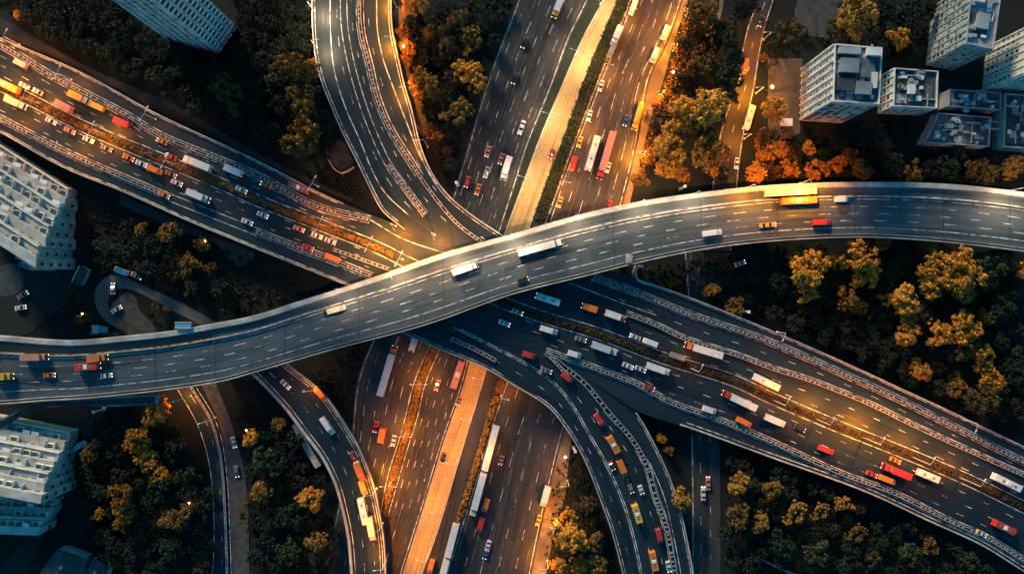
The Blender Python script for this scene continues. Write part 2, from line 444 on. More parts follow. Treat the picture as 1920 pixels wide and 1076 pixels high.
RAIL_POST = None
def guard_rail(px, z, label, spacing=1.7, half=0.5, group='ladder-like guard rails between the carriageways', path=None, name='guard_rail'):
    """double guard rail: two beams on cross blocks"""
    global RAIL_POST
    full = path or Path(px, z)
    nsec = max(1, math.ceil(full.L / spacing / 95))
    for k in range(nsec):
        p = full.sub(k / nsec, (k + 1) / nsec) if nsec > 1 else full
        c = p.at(np.array([p.L / 2]))[0]
        root = empty(name, c)
        L = label if nsec == 1 else f'{label}, {["left", "middle", "right"][k] if nsec == 3 else ["upper", "lower"][k]} length'
        tag(root, L, 'guard rail', group)
        q = Path(pts=p.p - c)
        for sgn in (-1, 1):
            m = MB(); o = sgn * half
            m.sweep(q, [(o - 0.13, 0.35), (o - 0.13, 0.85), (o + 0.13, 0.85), (o + 0.13, 0.35)])
            m.build('rail', M['rail'], root)
        if RAIL_POST is None:
            m = MB(); m.box(-0.22, 0.22, -0.5, 0.5, 0.0, 0.75); m.box(-0.3, 0.3, -0.14, 0.14, 0.75, 0.95); RAIL_POST = m.mesh('post', M['post'])
        n = int(q.L / spacing)
        for i in range(n):
            if random.random() < 0.12: continue
            s = (i + 0.5 + random.uniform(-0.2, 0.2)) * q.L / n
            P = q.at(np.array([s]))[0]; T = q.tan(np.array([s]))[0]
            w = 0.7 + 0.5 * random.random()
            o = link('post', RAIL_POST, root)
            o.location = P; o.rotation_euler = (0, 0, math.atan2(T[1], T[0]) + random.uniform(-0.25, 0.25)); o.scale = (w, random.uniform(0.85, 1.1), 1)

# ---- R1: the ground-level motorway running down the picture
A1 = Path([(987, -50), (970, 0), (925, 117), (898, 200), (865, 311), (832, 410), (765, 520), (700, 632), (669, 716), (656, 830), (634, 943), (606, 1070), (596, 1120)])
B1 = Path([(1120, -50), (1104, 0), (1070, 70), (1034, 167), (993, 268), (967, 348), (938, 440), (898, 600), (870, 716), (831, 830), (794, 950), (754, 1076), (740, 1120)])
C1 = Path([(1147, -50), (1131, 0), (1094, 70), (1060, 147), (1013, 258), (977, 355), (946, 440), (900, 602), (871.5, 716), (832.5, 830), (795.5, 950), (755.5, 1076), (741.5, 1120)])
D1 = Path([(1174, -50), (1156, 0), (1124, 77), (1094, 150), (1060, 247), (1020, 351), (988, 440), (938, 604), (905, 716), (878, 805), (858, 870), (824, 984), (791, 1076), (777, 1120)])
E1 = Path([(1199, -50), (1182, 0), (1144, 94), (1104, 197), (1067, 294), (1044, 360), (1012, 450), (962, 618), (931, 716), (898, 833), (874, 910), (851, 984), (824, 1076), (810, 1120)])
F1 = Path([(1202, -50), (1185, 0), (1147, 94), (1107, 197), (1070, 294), (1047, 360), (1018, 450), (975, 630), (948, 716), (918, 803), (889, 903), (868, 970), (840, 1060), (822, 1120)])
G1 = Path([(1292, -50), (1281, 0), (1251, 84), (1221, 144), (1207, 207), (1194, 278), (1174, 360), (1150, 450), (1100, 640), (1075, 760), (1057, 813), (1037, 893), (1016, 984), (997, 1076), (988, 1120)])
H1 = Path([(1303, -50), (1290, 0), (1264, 77), (1241, 160), (1217, 234), (1199, 311), (1186, 360), (1166, 450), (1115, 640), (1086, 770), (1071, 826), (1059, 930), (1040, 994), (1024, 1076), (1016, 1120)])
sheet('motorway_road', A1, G1, M['asphalt_worn'], 0.0)
sheet('roadside_verge', G1, H1, M['verge'], 0.06)
gb = MB(); gb.strip(B1.sub(0, 0.40), C1.sub(0, 0.40), 0.05); structure(gb.build('grass_strip', M['grass']))
bw = sheet('busway', C1, D1, M['busway'], 0.12)
vm = MB(); vm.strip(D1.sub(0, 0.40), E1.sub(0, 0.40), 0.05); structure(vm.build('planted_strip', M['grass']))
jb = MB(); s_ = 0.0
while s_ < 1:
    pa, pb = C1.at(np.array([s_ * C1.L]))[0], D1.at(np.array([s_ * D1.L]))[0]
    jb.line(Path(pts=np.array([pa, (pa + pb) / 2, pb])), 0.05, 0.125); s_ += 5.0 / C1.L
for u in (0.34, 0.66): jb.line(mix(C1, D1, u), 0.06, 0.127)
structure(jb.build('busway_joints', M['chassis']))
sm = MB()  # faint pale lines painted in for the light streaks along the lanes
for u in (0.07, 0.26, 0.44, 0.58, 0.75, 0.91): sm.line(mix(A1, B1, u), 0.13, 0.012); sm.line(mix(F1, G1, u), 0.13, 0.012)
structure(sm.build('painted_streaks', M['streak_line']))
mk = MB()
mk.line(A1, 0.24, 0.02, off=0.8); mk.line(B1, 0.24, 0.02, off=-0.7); mk.line(F1, 0.24, 0.02, off=0.7); mk.line(G1, 0.24, 0.02, off=-1.0); mk.line(mix(F1, G1, 0.80).sub(0, 0.36), 0.20, 0.02)
for u in (0.13, 0.32, 0.5, 0.66, 0.82): mk.dashes(mix(A1, B1, u).sub(0, 0.42), 0.18, 0.02, 5, 6 + 3 * u, 9 * u)
for u in (0.2, 0.4, 0.6, 0.8): mk.dashes(mix(F1, G1, u), 0.18, 0.02, 7 if u == 0.4 else 4, 7, 5 * u)
HL = Path([(832, 600), (814, 640), (781, 716), (758, 806), (731, 893), (718, 960)]); HR = Path([(842, 604), (827, 640), (794, 716), (779, 780), (757, 850), (723, 968)])
for u in (0.2, 0.4, 0.6, 0.8):
    mk.dashes(mix(A1.sub(0.53, 0.87), HL, u), 0.17, 0.02, 5, 5, 7 * u); mk.dashes(mix(HR, B1.sub(0.53, 0.87), u), 0.17, 0.02, 3, 5, 7 * u)
mk.line(HL, 0.24, 0.02, off=-0.8); mk.line(HR, 0.24, 0.02, off=0.8)
for u in (0.25, 0.5, 0.75): mk.dashes(mix(A1.sub(0.86, 1), B1.sub(0.86, 1), u), 0.17, 0.02, 4, 5, 3 * u)
structure(mk.build('lane_markings', M['paint']))
kb = MB()
for pth, o in ((C1, 0), (D1, 0)): kb.sweep(pth, [(o - 0.18, -0.02), (o - 0.18, 0.24), (o + 0.18, 0.24), (o + 0.18, -0.02)])
kb.sweep(E1.sub(0, 0.41), [(-0.3, -0.02), (-0.3, 0.5), (0.3, 0.5), (0.3, -0.02)])
structure(kb.build('kerb', M['parapet']))

# ---- R8, R9, R7: ground-level side roads
L8 = Path([(1280, 455), (1288, 560), (1292, 700), (1294, 810), (1296, 950), (1296, 1120)]); R8 = Path([(1316, 455), (1330, 560), (1344, 700), (1350, 830), (1351, 950), (1351, 1120)])
sheet('side_road', L8, R8, M['asphalt_worn'], 0.03)
L9 = Path([(1428, -50), (1419, 0), (1401, 50), (1390, 100), (1385, 147), (1368, 191), (1352, 240), (1340, 300), (1330, 400), (1325, 470)]); R9 = Path([(1462, -50), (1452, 0), (1436, 50), (1424, 110), (1415, 167), (1404, 214), (1393, 268), (1384, 340), (1378, 400), (1372, 470)])
sheet('avenue', L9, R9, M['asphalt_worn'], 0.035)
L7 = Path([(318, 700), (338, 734), (368, 786), (388, 840), (398, 893), (403, 957), (403, 1034), (396, 1120)]); R7 = Path([(345, 690), (368, 731), (398, 780), (415, 833), (423, 893), (428, 984), (431, 1076), (432, 1120)])
sheet('slip_lane', L7, R7, M['asphalt'], 0.04)
L7b = Path([(360, 690), (382, 731), (406, 780), (420, 833), (427, 893), (432, 984), (435, 1076), (436, 1120)]); R7b = Path([(398, 690), (410, 731), (430, 780), (446, 833), (460, 893), (466, 984), (468, 1120)])
sheet('service_road', L7b, R7b, M['pad'], 0.02)
m = MB()
for a, o in ((L7, -0.4), (R7, 0.5)): m.line(a, 0.24, 0.06, off=o)
m.dashes(mix(L7, R7, 0.5), 0.15, 0.06, 3, 6)
m.line(L8, 0.24, 0.05, off=0.7); m.dashes(mix(L8, R8, 0.33), 0.15, 0.05, 4, 6); m.dashes(mix(L8, R8, 0.66), 0.15, 0.05, 3, 6, 3)
m.line(L9, 0.24, 0.055, off=0.5); m.line(R9, 0.24, 0.055, off=-0.5); m.dashes(mix(L9, R9, 0.5), 0.15, 0.055, 3, 5)
structure(m.build('side_road_markings', M['paint']))

# frontage road top left, and the brown verge beside it
Fa = Path([(-50, 5), (0, 32), (167, 127), (334, 200), (478, 284), (600, 345), (660, 372)]); Fb = Path([(-50, 22), (0, 48), (167, 143), (334, 214), (478, 294), (600, 352), (660, 378)])
sheet('frontage_road', Fa, Fb, M['asphalt_dark'], -0.05)
Fc = Path([(-50, 40), (0, 66), (150, 130), (291, 205), (478, 296), (600, 354), (660, 380)])
sheet('earth_verge', Fb, Fc, noisy('earth_verge', (0.016, 0.012, 0.008), (0.055, 0.032, 0.018), 0.4, 0.95, 6), -0.1)

# dirt loop on the left, pads and yards
sheet('dirt_track', Path([(436, 622), (400, 600), (330, 563), (262, 533), (226, 516), (196, 520), (180, 540), (178, 568), (192, 596), (222, 616), (262, 632)]),
      Path([(400, 628), (370, 606), (318, 580), (268, 552), (238, 541), (216, 543), (204, 556), (203, 574), (213, 590), (238, 608), (270, 622)]), M['track'], -0.08)
px_poly('dirt_lot', [(212, 566), (240, 548), (256, 560), (262, 582), (284, 604), (312, 622), (300, 634), (250, 632), (222, 614), (206, 590)], -0.06, M['pad'])
px_poly('paved_pad', [(618, 272), (640, 262), (654, 285), (662, 312), (640, 324), (618, 300), (612, 285)], -0.1, M['pad'])
px_poly('gravel_apron', [(225, 365), (300, 398), (390, 440), (478, 478), (452, 500), (432, 490), (412, 462), (360, 440), (290, 412), (222, 378)], -0.12, M['pad'])
px_poly('car_park', [(-60, 470), (60, 500), (148, 470), (165, 500), (120, 570), (72, 610), (55, 626), (-60, 622)], -0.12, M['yard'])
px_poly('round_court', [(-6, 500), (28, 495), (44, 520), (38, 545), (10, 556), (-14, 545), (-20, 520)], -0.06, M['roof_dark'])
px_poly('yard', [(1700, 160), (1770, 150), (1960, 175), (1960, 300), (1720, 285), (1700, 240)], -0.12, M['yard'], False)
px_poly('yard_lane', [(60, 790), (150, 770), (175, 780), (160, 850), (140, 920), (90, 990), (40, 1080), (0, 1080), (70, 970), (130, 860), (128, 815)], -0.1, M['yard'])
px_poly('forecourt', [(1440, 110), (1505, 110), (1500, 250), (1470, 262), (1440, 240)], -0.1, noisy('brown_forecourt', (0.05, 0.04, 0.03), (0.12, 0.095, 0.07), 0.3, 0.9, 6), False)
px_poly('clearing', [(1496, 0), (1572, -20), (1575, 40), (1548, 70), (1508, 62), (1490, 30)], -0.1, M['pad'])
sheet('footpath', Path([(1350, -20), (1348, 10), (1338, 40), (1316, 60), (1300, 78)]), Path([(1358, -20), (1356, 12), (1345, 46), (1322, 68), (1306, 86)]), M['verge'], -0.08)
px_poly('bare_earth', [(736, 20), (760, 10), (764, 90), (770, 150), (792, 200), (800, 250), (780, 250), (764, 190), (748, 110)], -0.1, M['verge'])

# ---- R2: the raised motorway crossing from left to right
Z2 = 7.0
U2 = Path([(-60, 42), (0, 70), (150, 134), (291, 211), (478, 298), (620, 370), (760, 425), (900, 452), (1060, 482), (1191, 521), (1294, 557), (1440, 616), (1574, 674), (1687, 726), (1774, 766), (1920, 836), (1975, 862)], Z2)
L2 = Path([(-60, 220), (0, 249), (117, 314), (234, 362), (360, 418), (480, 467), (647, 534), (800, 594), (960, 652), (1110, 716), (1197, 771), (1294, 803), (1440, 856), (1624, 923), (1741, 977), (1841, 1023), (1920, 1072), (1975, 1104)], Z2)
r2 = tag(empty('motorway_viaduct', W(960, 600, 0)), 'wide raised motorway running from the left edge down to the right edge', 'viaduct')
def P_local(root, path): return Path(pts=path.p - np.array(root.location))
def lp(root, px, z): return P_local(root, Path(px, z))
U2l, L2l = P_local(r2, U2), P_local(r2, L2)
deck(r2, U2l, L2l, M['asphalt'])
parapet(r2, U2l, -0.3, 0.5, 0.9, t0=0.0, t1=0.355)
parapet(r2, U2l, -0.3, 0.5, 0.9, t0=0.615, t1=1.0)
parapet(r2, L2l, 0.3, 0.55, 0.9, t0=0.0, t1=0.37)
parapet(r2, L2l, 0.3, 0.55, 0.9, t0=0.655, t1=1.0)
mid2 = mix(U2l, L2l, 0.5)
piers(r2, mid2, 36, [0.06, 0.18, 0.30, 0.42, 0.54, 0.66, 0.78, 0.90])
# the five long lines that divide it (photo pixels)
HA = [(-60, 130), (0, 160), (50, 184), (134, 227), (217, 264), (284, 291), (435, 354), (480, 375), (614, 427), (714, 467), (768, 494), (880, 540), (960, 574), (1017, 594), (1127, 627), (1244, 671), (1378, 714), (1440, 743), (1564, 796), (1707, 853), (1808, 896), (1920, 950), (1975, 976)]
HP = Path(HA, Z2)
LA1 = [(-60, 58), (0, 84), (100, 144), (234, 214), (301, 254), (480, 328), (594, 387), (694, 412)]
LA2 = [(-60, 190), (0, 222), (67, 257), (150, 298), (267, 348), (318, 370), (480, 434), (547, 460), (620, 487), (697, 518)]
LB1 = [(1110, 519), (1214, 557), (1281, 585), (1440, 640), (1574, 698), (1674, 743), (1761, 786), (1920, 866), (1975, 892)]
LB2 = [(1174, 588), (1231, 610), (1281, 634), (1388, 668), (1440, 688), (1527, 716), (1627, 756), (1718, 800), (1868, 868), (1975, 915)]
LB3 = [(1023, 658), (1110, 688), (1194, 720), (1261, 756), (1338, 783), (1440, 825), (1574, 886), (1674, 923), (1774, 973), (1855, 1010), (1920, 1050), (1975, 1080)]
mk = MB()
pLA1, pLA2, pLB1, pLB2, pLB3 = [lp(r2, q, Z2) for q in (LA1, LA2, LB1, LB2, LB3)]
HPl = P_local(r2, HP)
for q, o in ((pLA1, 1.3), (pLA1, -1.3), (pLA2, 1.3), (pLA2, -1.3), (pLB1, -1.2), (pLB3, 1.2), (pLB3, -1.2), (HPl, 2.1), (HPl, -2.1)): mk.line(q, 0.24, 0.03, off=o)
mk.line(pLB2, 0.3, 0.03, off=1.2); mk.line(pLB1, 0.24, 0.03, off=1.3)
mk.line(U2l.sub(0, 0.35), 0.3, 0.03, off=-0.9); mk.line(U2l.sub(0.62, 1), 0.3, 0.03, off=-0.9); mk.line(L2l.sub(0, 0.36), 0.3, 0.03, off=0.95); mk.line(L2l.sub(0.66, 1), 0.3, 0.03, off=1.6)
mk.line(lp(r2, [(694, 412), (758, 449), (834, 474), (900, 492)], Z2), 0.3, 0.03)
mk.line(lp(r2, [(1067, 530), (1150, 562), (1231, 591)], Z2), 0.24, 0.03)
hl, hr = HPl.sub(0, 0.36), HPl.sub(0.56, 1.0)
for u in (0.27, 0.5, 0.75):
    mk.dashes(mix(pLA1, HPl.sub(0.0, 0.375), u), 0.16, 0.03, 3.4, 6, 8 * u)
    mk.dashes(mix(HPl.sub(0.0, 0.375), pLA2, u), 0.16, 0.03, 2.6, 6.5, 9 * u)
for u in (0.3, 0.55, 0.78):
    mk.dashes(mix(HPl.sub(0.50, 1.0), lp(r2, [(1000, 647)] + LB3[1:], Z2), u), 0.16, 0.03, 3.0, 6.5, 7 * u)
for u in (0.35, 0.68): mk.dashes(mix(pLB2, HPl.sub(0.625, 1.0), u), 0.16, 0.03, 3.0, 7, 5 * u)
mk.dashes(mix(pLB1, lp(r2, [(1150, 570)] + LB2, Z2), 0.5), 0.16, 0.03, 3, 8)
mk.build('lane_marking', M['paint'], r2)

# ---- R4: the ramp curving down from the top and merging under the flyover
z4 = [6.4] * 8 + [6.6, 6.8, 6.93, 6.93]
L4 = Path([(583, -50), (584, 0), (586, 67), (596, 134), (620, 200), (647, 261), (671, 308), (692, 352), (716, 396), (750, 425), (800, 462), (850, 490)], z4)
R4 = Path([(735, -50), (735, 0), (737, 54), (746, 100), (760, 160), (774, 207), (789, 270), (810, 322), (842, 366), (885, 402), (945, 442), (985, 468)], z4)
r4 = tag(empty('ramp_bridge', W(690, 200, 0)), 'wide curved ramp coming down from the top edge left of the motorway', 'ramp')
l4, rr4 = P_local(r4, L4), P_local(r4, R4)
deck(r4, l4, rr4, M['asphalt'])
parapet(r4, l4, 0.3, 0.5, 0.9, t1=0.83); parapet(r4, rr4, -0.3, 0.55, 0.95, t1=0.93)
piers(r4, mix(l4, rr4, 0.5), 26, [0.12, 0.32, 0.52, 0.72])
z4b = [6.4] * 7 + [6.93]
Q1 = [(619, -50), (619, 0), (620, 67), (627, 134), (647, 200), (677, 268), (697, 318), (722, 362), (768, 405)]
Q2 = [(643, -50), (644, 0), (646, 50), (656, 110), (674, 177), (694, 234), (728, 308), (764, 358), (798, 403)]
Q3 = [(673, -50), (674, 0), (677, 60), (691, 117), (707, 184), (731, 241), (768, 301), (804, 355), (858, 420), (905, 455)]
Q4 = [(706, -50), (706, 0), (708, 60), (718, 110), (732, 150), (764, 234), (791, 300), (820, 346)]
mk = MB()
q1, q2, q3, q4 = [lp(r4, q, [6.4] * (len(q) - 2) + [6.7, 6.93]) for q in (Q1, Q2, Q3, Q4)]
mk.line(q1, 0.28, 0.03); mk.line(q2, 0.24, 0.03, off=-1.2); mk.line(q2, 0.24, 0.03, off=1.2); mk.line(q3, 0.3, 0.03, off=1.4); mk.line(q4, 0.3, 0.03); mk.line(q3, 0.24, 0.03, off=-1.3)
mk.line(l4, 0.24, 0.03, off=1.2, s1=l4.L * 0.8); mk.line(rr4, 0.24, 0.03, off=-1.3, s1=rr4.L * 0.92)
mk.dashes(mix(q1, q2, 0.5), 0.18, 0.03, 4, 7); mk.dashes(mix(q2, q3, 0.5), 0.16, 0.03, 3, 7, 4); mk.dashes(mix(q3.sub(0, 0.8), q4, 0.5), 0.15, 0.03, 3, 8)
mk.build('lane_marking', M['paint'], r4)

# ---- R5: the ramp that leaves under the flyover and curves to the bottom
z5 = [6.93, 6.93, 6.93, 6.9, 6.7, 6.4, 6.2, 6.0, 6.0, 6.0, 6.0, 6.0]
L5 = Path([(640, 560), (720, 607), (791, 641), (915, 694), (960, 721), (1027, 763), (1060, 803), (1094, 860), (1127, 943), (1147, 1000), (1167, 1076), (1178, 1120)], z5)
R5 = Path([(860, 560), (950, 606), (1030, 640), (1110, 684), (1150, 730), (1190, 768), (1222, 820), (1252, 883), (1274, 945), (1288, 1005), (1301, 1076), (1308, 1120)], z5)
r5 = tag(empty('ramp_bridge', W(1150, 860, 0)), 'wide curved ramp dropping from below the flyover to the bottom edge', 'ramp')
l5, rr5 = P_local(r5, L5), P_local(r5, R5)
deck(r5, l5, rr5, M['asphalt'])
parapet(r5, l5, 0.3, 0.5, 0.9, t0=0.15); parapet(r5, rr5, -0.3, 0.5, 0.9, t0=0.52)
piers(r5, mix(l5, rr5, 0.5), 26, [0.52, 0.72, 0.92])
T1 = [(850, 612), (945, 660), (1000, 690), (1044, 723), (1075, 762), (1100, 806), (1137, 870), (1174, 957), (1201, 1067), (1210, 1120)]
T2 = [(1023, 660), (1058, 688), (1094, 716), (1144, 776), (1187, 826), (1214, 876), (1229, 930), (1248, 984), (1264, 1067), (1272, 1120)]
T3 = [(1177, 788), (1200, 830), (1218, 866), (1246, 933), (1262, 1000), (1277, 1076), (1284, 1120)]
zz = lambda n, a=6.93, b=6.0: [a + (b - a) * min(1, max(0, (i / (n - 1) - 0.2) / 0.5)) for i in range(n)]
def z_on(pxs, ref):
    out = []
    for x, y in pxs:
        w = W(x, y, 6.4); out.append(float(ref.nearest(w.x, w.y)[1]))
    return out
t1, t2, t3 = [lp(r5, t, z_on(t, mix(L5, R5, 0.5))) for t in (T1, T2, T3)]
mk = MB()
for o in (-0.35, 0.35): mk.line(t1, 0.24, 0.04, off=o)
mk.line(t2, 0.24, 0.04, off=-1.2); mk.line(t2, 0.24, 0.04, off=1.2); mk.line(t3, 0.24, 0.04); mk.line(l5, 0.24, 0.04, off=1.2, s0=l5.L * 0.15)
mk.line(rr5, 0.24, 0.04, off=-1.0, s0=rr5.L * 0.53)
mk.dashes(mix(l5.sub(0.25, 1), t1, 0.52), 0.16, 0.04, 2.8, 7)
for u in (0.36, 0.68): mk.dashes(mix(t1.sub(0.18, 1), t2, u), 0.18, 0.04, 2.8, 6, 6 * u)
mk.build('lane_marking', M['paint'], r5)

# ---- R6: the ramp curving down on the lower left
z6 = 5.5
L6 = Path([(415, 655), (450, 683), (487, 716), (537, 770), (567, 810), (604, 860), (627, 907), (641, 957), (651, 1007), (657, 1076), (658, 1120)], z6)
R6 = Path([(500, 645), (547, 686), (584, 714), (614, 744), (647, 792), (677, 843), (700, 903), (713, 957), (722, 1017), (725, 1076), (726, 1120)], z6)
r6 = tag(empty('ramp_bridge', W(620, 850, 0)), 'narrow curved ramp from under the flyover to the bottom left of the motorway', 'ramp')
l6, rr6 = P_local(r6, L6), P_local(r6, R6)
deck(r6, l6, rr6, M['asphalt'])
parapet(r6, l6, 0.5, 1.1, 0.8); parapet(r6, rr6, -0.35, 0.55, 0.9)
piers(r6, mix(l6, rr6, 0.5), 13, [0.25, 0.5, 0.75, 0.95])
mk = MB(); mk.line(l6, 0.24, 0.03, off=1.9); mk.line(rr6, 0.24, 0.03, off=-1.3); mk.line(rr6, 0.18, 0.03, off=-2.2)
mk.dashes(mix(l6, rr6, 0.4), 0.16, 0.03, 3, 6); mk.dashes(mix(l6, rr6, 0.68), 0.16, 0.03, 2, 5, 2)
mk.build('lane_marking', M['paint'], r6)

# ---- R3: the flyover across the picture
Z3 = 12.8
U3 = Path([(-60, 624), (0, 628), (134, 637), (234, 629), (311, 621), (400, 606), (480, 590), (570, 561), (707, 517), (831, 474), (960, 438), (1094, 400), (1201, 377), (1294, 363), (1440, 347), (1607, 341), (1781, 345), (1920, 360), (1975, 369)], Z3)
L3 = Path([(-60, 757), (0, 758), (80, 752), (150, 748), (217, 742), (300, 733), (418, 715), (480, 698), (614, 659), (801, 609), (960, 553), (1104, 517), (1191, 495), (1311, 470), (1440, 454), (1607, 446), (1708, 450), (1808, 459), (1920, 473), (1975, 482)], Z3)
r3 = tag(empty('flyover_bridge', W(960, 500, 0)), 'broad curved flyover sweeping over every other road from left to right', 'flyover')
u3, l3 = P_local(r3, U3), P_local(r3, L3)
deck(r3, u3, l3, M['flyover_asphalt'], 1.4)
parapet(r3, u3, -1.1, 2.2, 1.0); parapet(r3, l3, 0.3, 0.5, 1.0); parapet(r3, l3, 1.3, 0.25, 0.7)
i3 = mix(u3, l3, 0.135)
parapet(r3, mix(u3, l3, 0.27), 0, 0.28, 0.75, 'concrete')
piers(r3, mix(u3, l3, 0.5), 23, [0.10, 0.22, 0.335, 0.60, 0.73, 0.86], 1.4)
mk = MB()
ln = mix(u3, l3, 0.31); lb = mix(u3, l3, 0.815)
mk.line(ln, 0.3, 0.03); mk.line(lb, 0.24, 0.03); mk.line(mix(u3, l3, 0.25), 0.24, 0.03)
mk.dashes(mix(u3, l3, 0.44), 0.2, 0.03, 4.5, 6.5); mk.dashes(mix(u3, l3, 0.565), 0.2, 0.03, 4.5, 6.5, 4); mk.dashes(mix(u3, l3, 0.69), 0.2, 0.03, 4.5, 8, 7)
mk.build('lane_marking', M['paint'], r3)
for t in (0.03, 0.11, 0.17, 0.225, 0.29, 0.36, 0.44, 0.52, 0.60, 0.68, 0.75, 0.82, 0.9, 0.96):
    jm = MB()
    a = u3.at(np.array([t * u3.L]))[0]; b = l3.at(np.array([t * l3.L]))[0]
    jm.line(Path(pts=np.array([a, a + (b - a) * 0.5, b])), 0.24, 0.045)
    jm.build('expansion_joint', M['chassis'], r3)
n3 = MB()
nb = mix(u3, l3, 0.2)
n3.line(u3.sub(0, 0.22), 2.4, 0.02, off=-5.2); n3.build('drainage_strip', M['grass'], r3)
bx = MB(); c = W(1180, 487, Z3); bx.box(c.x - 1.3, c.x + 1.3, c.y - 1.6, c.y + 1.6, Z3, Z3 + 1.2, None, 0.15); bx.box(c.x - 0.9, c.x + 0.9, c.y - 1.2, c.y + 1.2, Z3 + 1.2, Z3 + 1.5)
tag(bx.build('equipment_cabinet', M['concrete']), 'square concrete cabinet on the lower edge of the flyover right of centre', 'cabinet')

# side apron hanging off the flyover at lower left
ap = MB(); q = [W(*p, 9) for p in ((65, 756), (130, 750), (220, 742), (298, 741), (296, 757), (214, 762), (150, 760), (70, 764), (20, 790), (8, 782))]
ap.prism([(p.x, p.y) for p in q], 7.9, 9.0)
o = ap.build('access_ramp', M['concrete']); structure(o)
structure(sheet('access_road', Path([(-40, 815), (10, 786), (66, 757), (150, 751), (290, 743)], 9.05), Path([(-40, 830), (18, 794), (74, 765), (150, 761), (290, 757)], 9.05), M['pad']))

# ---- guard rails
guard_rail(LA1, Z2, 'pale guard rail dividing the slip road from the upper left carriageway')
guard_rail(LA2[:6], Z2, 'pale guard rail along the lowest left carriageway, beside the white housing')
guard_rail(LA2[6:], Z2, 'short guard rail ending below the flyover on the left motorway', )
guard_rail([(624, 467), (680, 487), (731, 505)], Z2, 'short pale barrier in the middle of the lower carriageway left of flyover', 2.0)
guard_rail(LB1, Z2, 'guard rail beside the outermost right-hand lane, nearest the dark wood')
guard_rail(LB2, Z2, 'guard rail between the upper right carriageway and its slip road')
guard_rail(LB3, Z2, 'guard rail along the lower right carriageway above the lower slip road')
guard_rail(Q3, [6.4] * 8 + [6.7, 6.93], 'curved guard rail down the middle of the top ramp', 1.6)
guard_rail(Q2[6:], [6.5, 6.8, 6.93], 'short guard rail at the lower tip of the top ramp', 1.6, 0.5)
guard_rail(T2, z_on(T2, mix(L5, R5, 0.5)), 'curved guard rail with pale blocks down the middle of the lower ramp', 1.6, 0.75)
guard_rail([(845, 634), (890, 654), (930, 676)], 6.93, 'straight white barrier at the start of the lower ramp just below the flyover', 1.3, 0.6)
guard_rail(None, 0, 'guard rail beside the slim road at lower left', 1.8, 0.3, path=R7.off(-0.8, 0.0))
guard_rail([(1031, 668), (1052, 690), (1068, 710)], 6.95, 'short slanted barrier at the gore where the lower ramp splits', 1.6, 0.5)

# ------------------------------------------------------------------ foliage
def leaf_cloud(centres, radii, per, size, up=0.35, flat=1.0, seed=0):
    """leaf quads scattered on the shells of many small clusters"""
    r = np.random.default_rng(seed); V = []; F = []
    n = len(centres) * per
    C = np.repeat(np.asarray(centres, float), per, 0); Rr = np.repeat(np.asarray(radii, float), per)
    d = r.normal(size=(n, 3)); d[:, 2] = d[:, 2] * 0.8 + up; d /= np.linalg.norm(d, axis=1)[:, None]
    P = C + d * (Rr * r.uniform(0.55, 1.05, n))[:, None] * np.array([1, 1, flat])
    nn = d + np.array([-0.12, 0.12, 0.25]) * 0 + r.normal(size=(n, 3)) * 0.32; nn /= np.linalg.norm(nn, axis=1)[:, None]
    a = np.cross(nn, r.normal(size=(n, 3))); a /= np.linalg.norm(a, axis=1)[:, None] + 1e-9
    b = np.cross(nn, a); s = size * r.uniform(0.6, 1.35, n)[:, None]
    q = np.stack([P - a * s, P - b * s * 0.62, P + a * s, P + b * s * 0.62], 1).reshape(-1, 3)
    return q, np.arange(4 * n).reshape(-1, 4)

def quads_mesh(name, q, f, mat):
    me = bpy.data.meshes.new(name)
    me.vertices.add(len(q)); me.vertices.foreach_set('co', q.ravel())
    me.loops.add(f.size); me.loops.foreach_set('vertex_index', f.ravel())
    me.polygons.add(len(f)); me.polygons.foreach_set('loop_start', np.arange(0, f.size, 4)); me.polygons.foreach_set('loop_total', np.full(len(f), 4))
    me.update(calc_edges=True); me.materials.append(mat)
    return me

def crown_shape(seed, lobes=11, sub=13, per=20, size=0.055, tall=0.8):
    r = np.random.default_rng(seed); cs, rs = [], []
    main = [(np.array([0, 0, 1.05]), 0.50)]
    for k in range(lobes - 1):
        a = r.uniform(0, 2 * math.pi); d = r.uniform(0.32, 0.70); z = 1.0 + (0.62 - d) * tall * r.uniform(0.2, 1.0) + r.uniform(-0.2, 0.15)
        main.append((np.array([math.cos(a) * d, math.sin(a) * d, z]), r.uniform(0.22, 0.40)))
    for c, R0 in main:
        for j in range(sub):
            d = r.normal(size=3); d[2] = abs(d[2]) * 1.0 - 0.15; d /= np.linalg.norm(d)
            cs.append(c + d * R0 * r.uniform(0.7, 1.05)); rs.append(r.uniform(0.09, 0.16))
    return leaf_cloud(cs, rs, per, size, seed=seed + 99), main

CROWNS = []
for k in range(9):
    (q, f), main = crown_shape(100 + k, lobes=[9, 11, 13][k % 3], sub=12, per=36, size=0.043)
    t = MB()
    t.tube([(0, 0, 0), (0.01, 0, 0.45), (0.0, 0.02, 0.95)], [0.075, 0.055, 0.035], 6)
    for c, R0 in main[1:7]:
        t.tube([(0, 0, 0.5), tuple(np.array([0, 0, 0.6]) * 0.5 + c * 0.45), tuple(c)], [0.035, 0.022, 0.008], 4)
    CROWNS.append((q, f, t.mesh('trunk', M['bark'])))
CROWN_MESH = {}
def crown_mesh(k, leaf):
    if (k, leaf) not in CROWN_MESH:
        CROWN_MESH[(k, leaf)] = quads_mesh('crown', CROWNS[k][0], CROWNS[k][1], M['leaf_' + leaf])
    return CROWN_MESH[(k, leaf)]

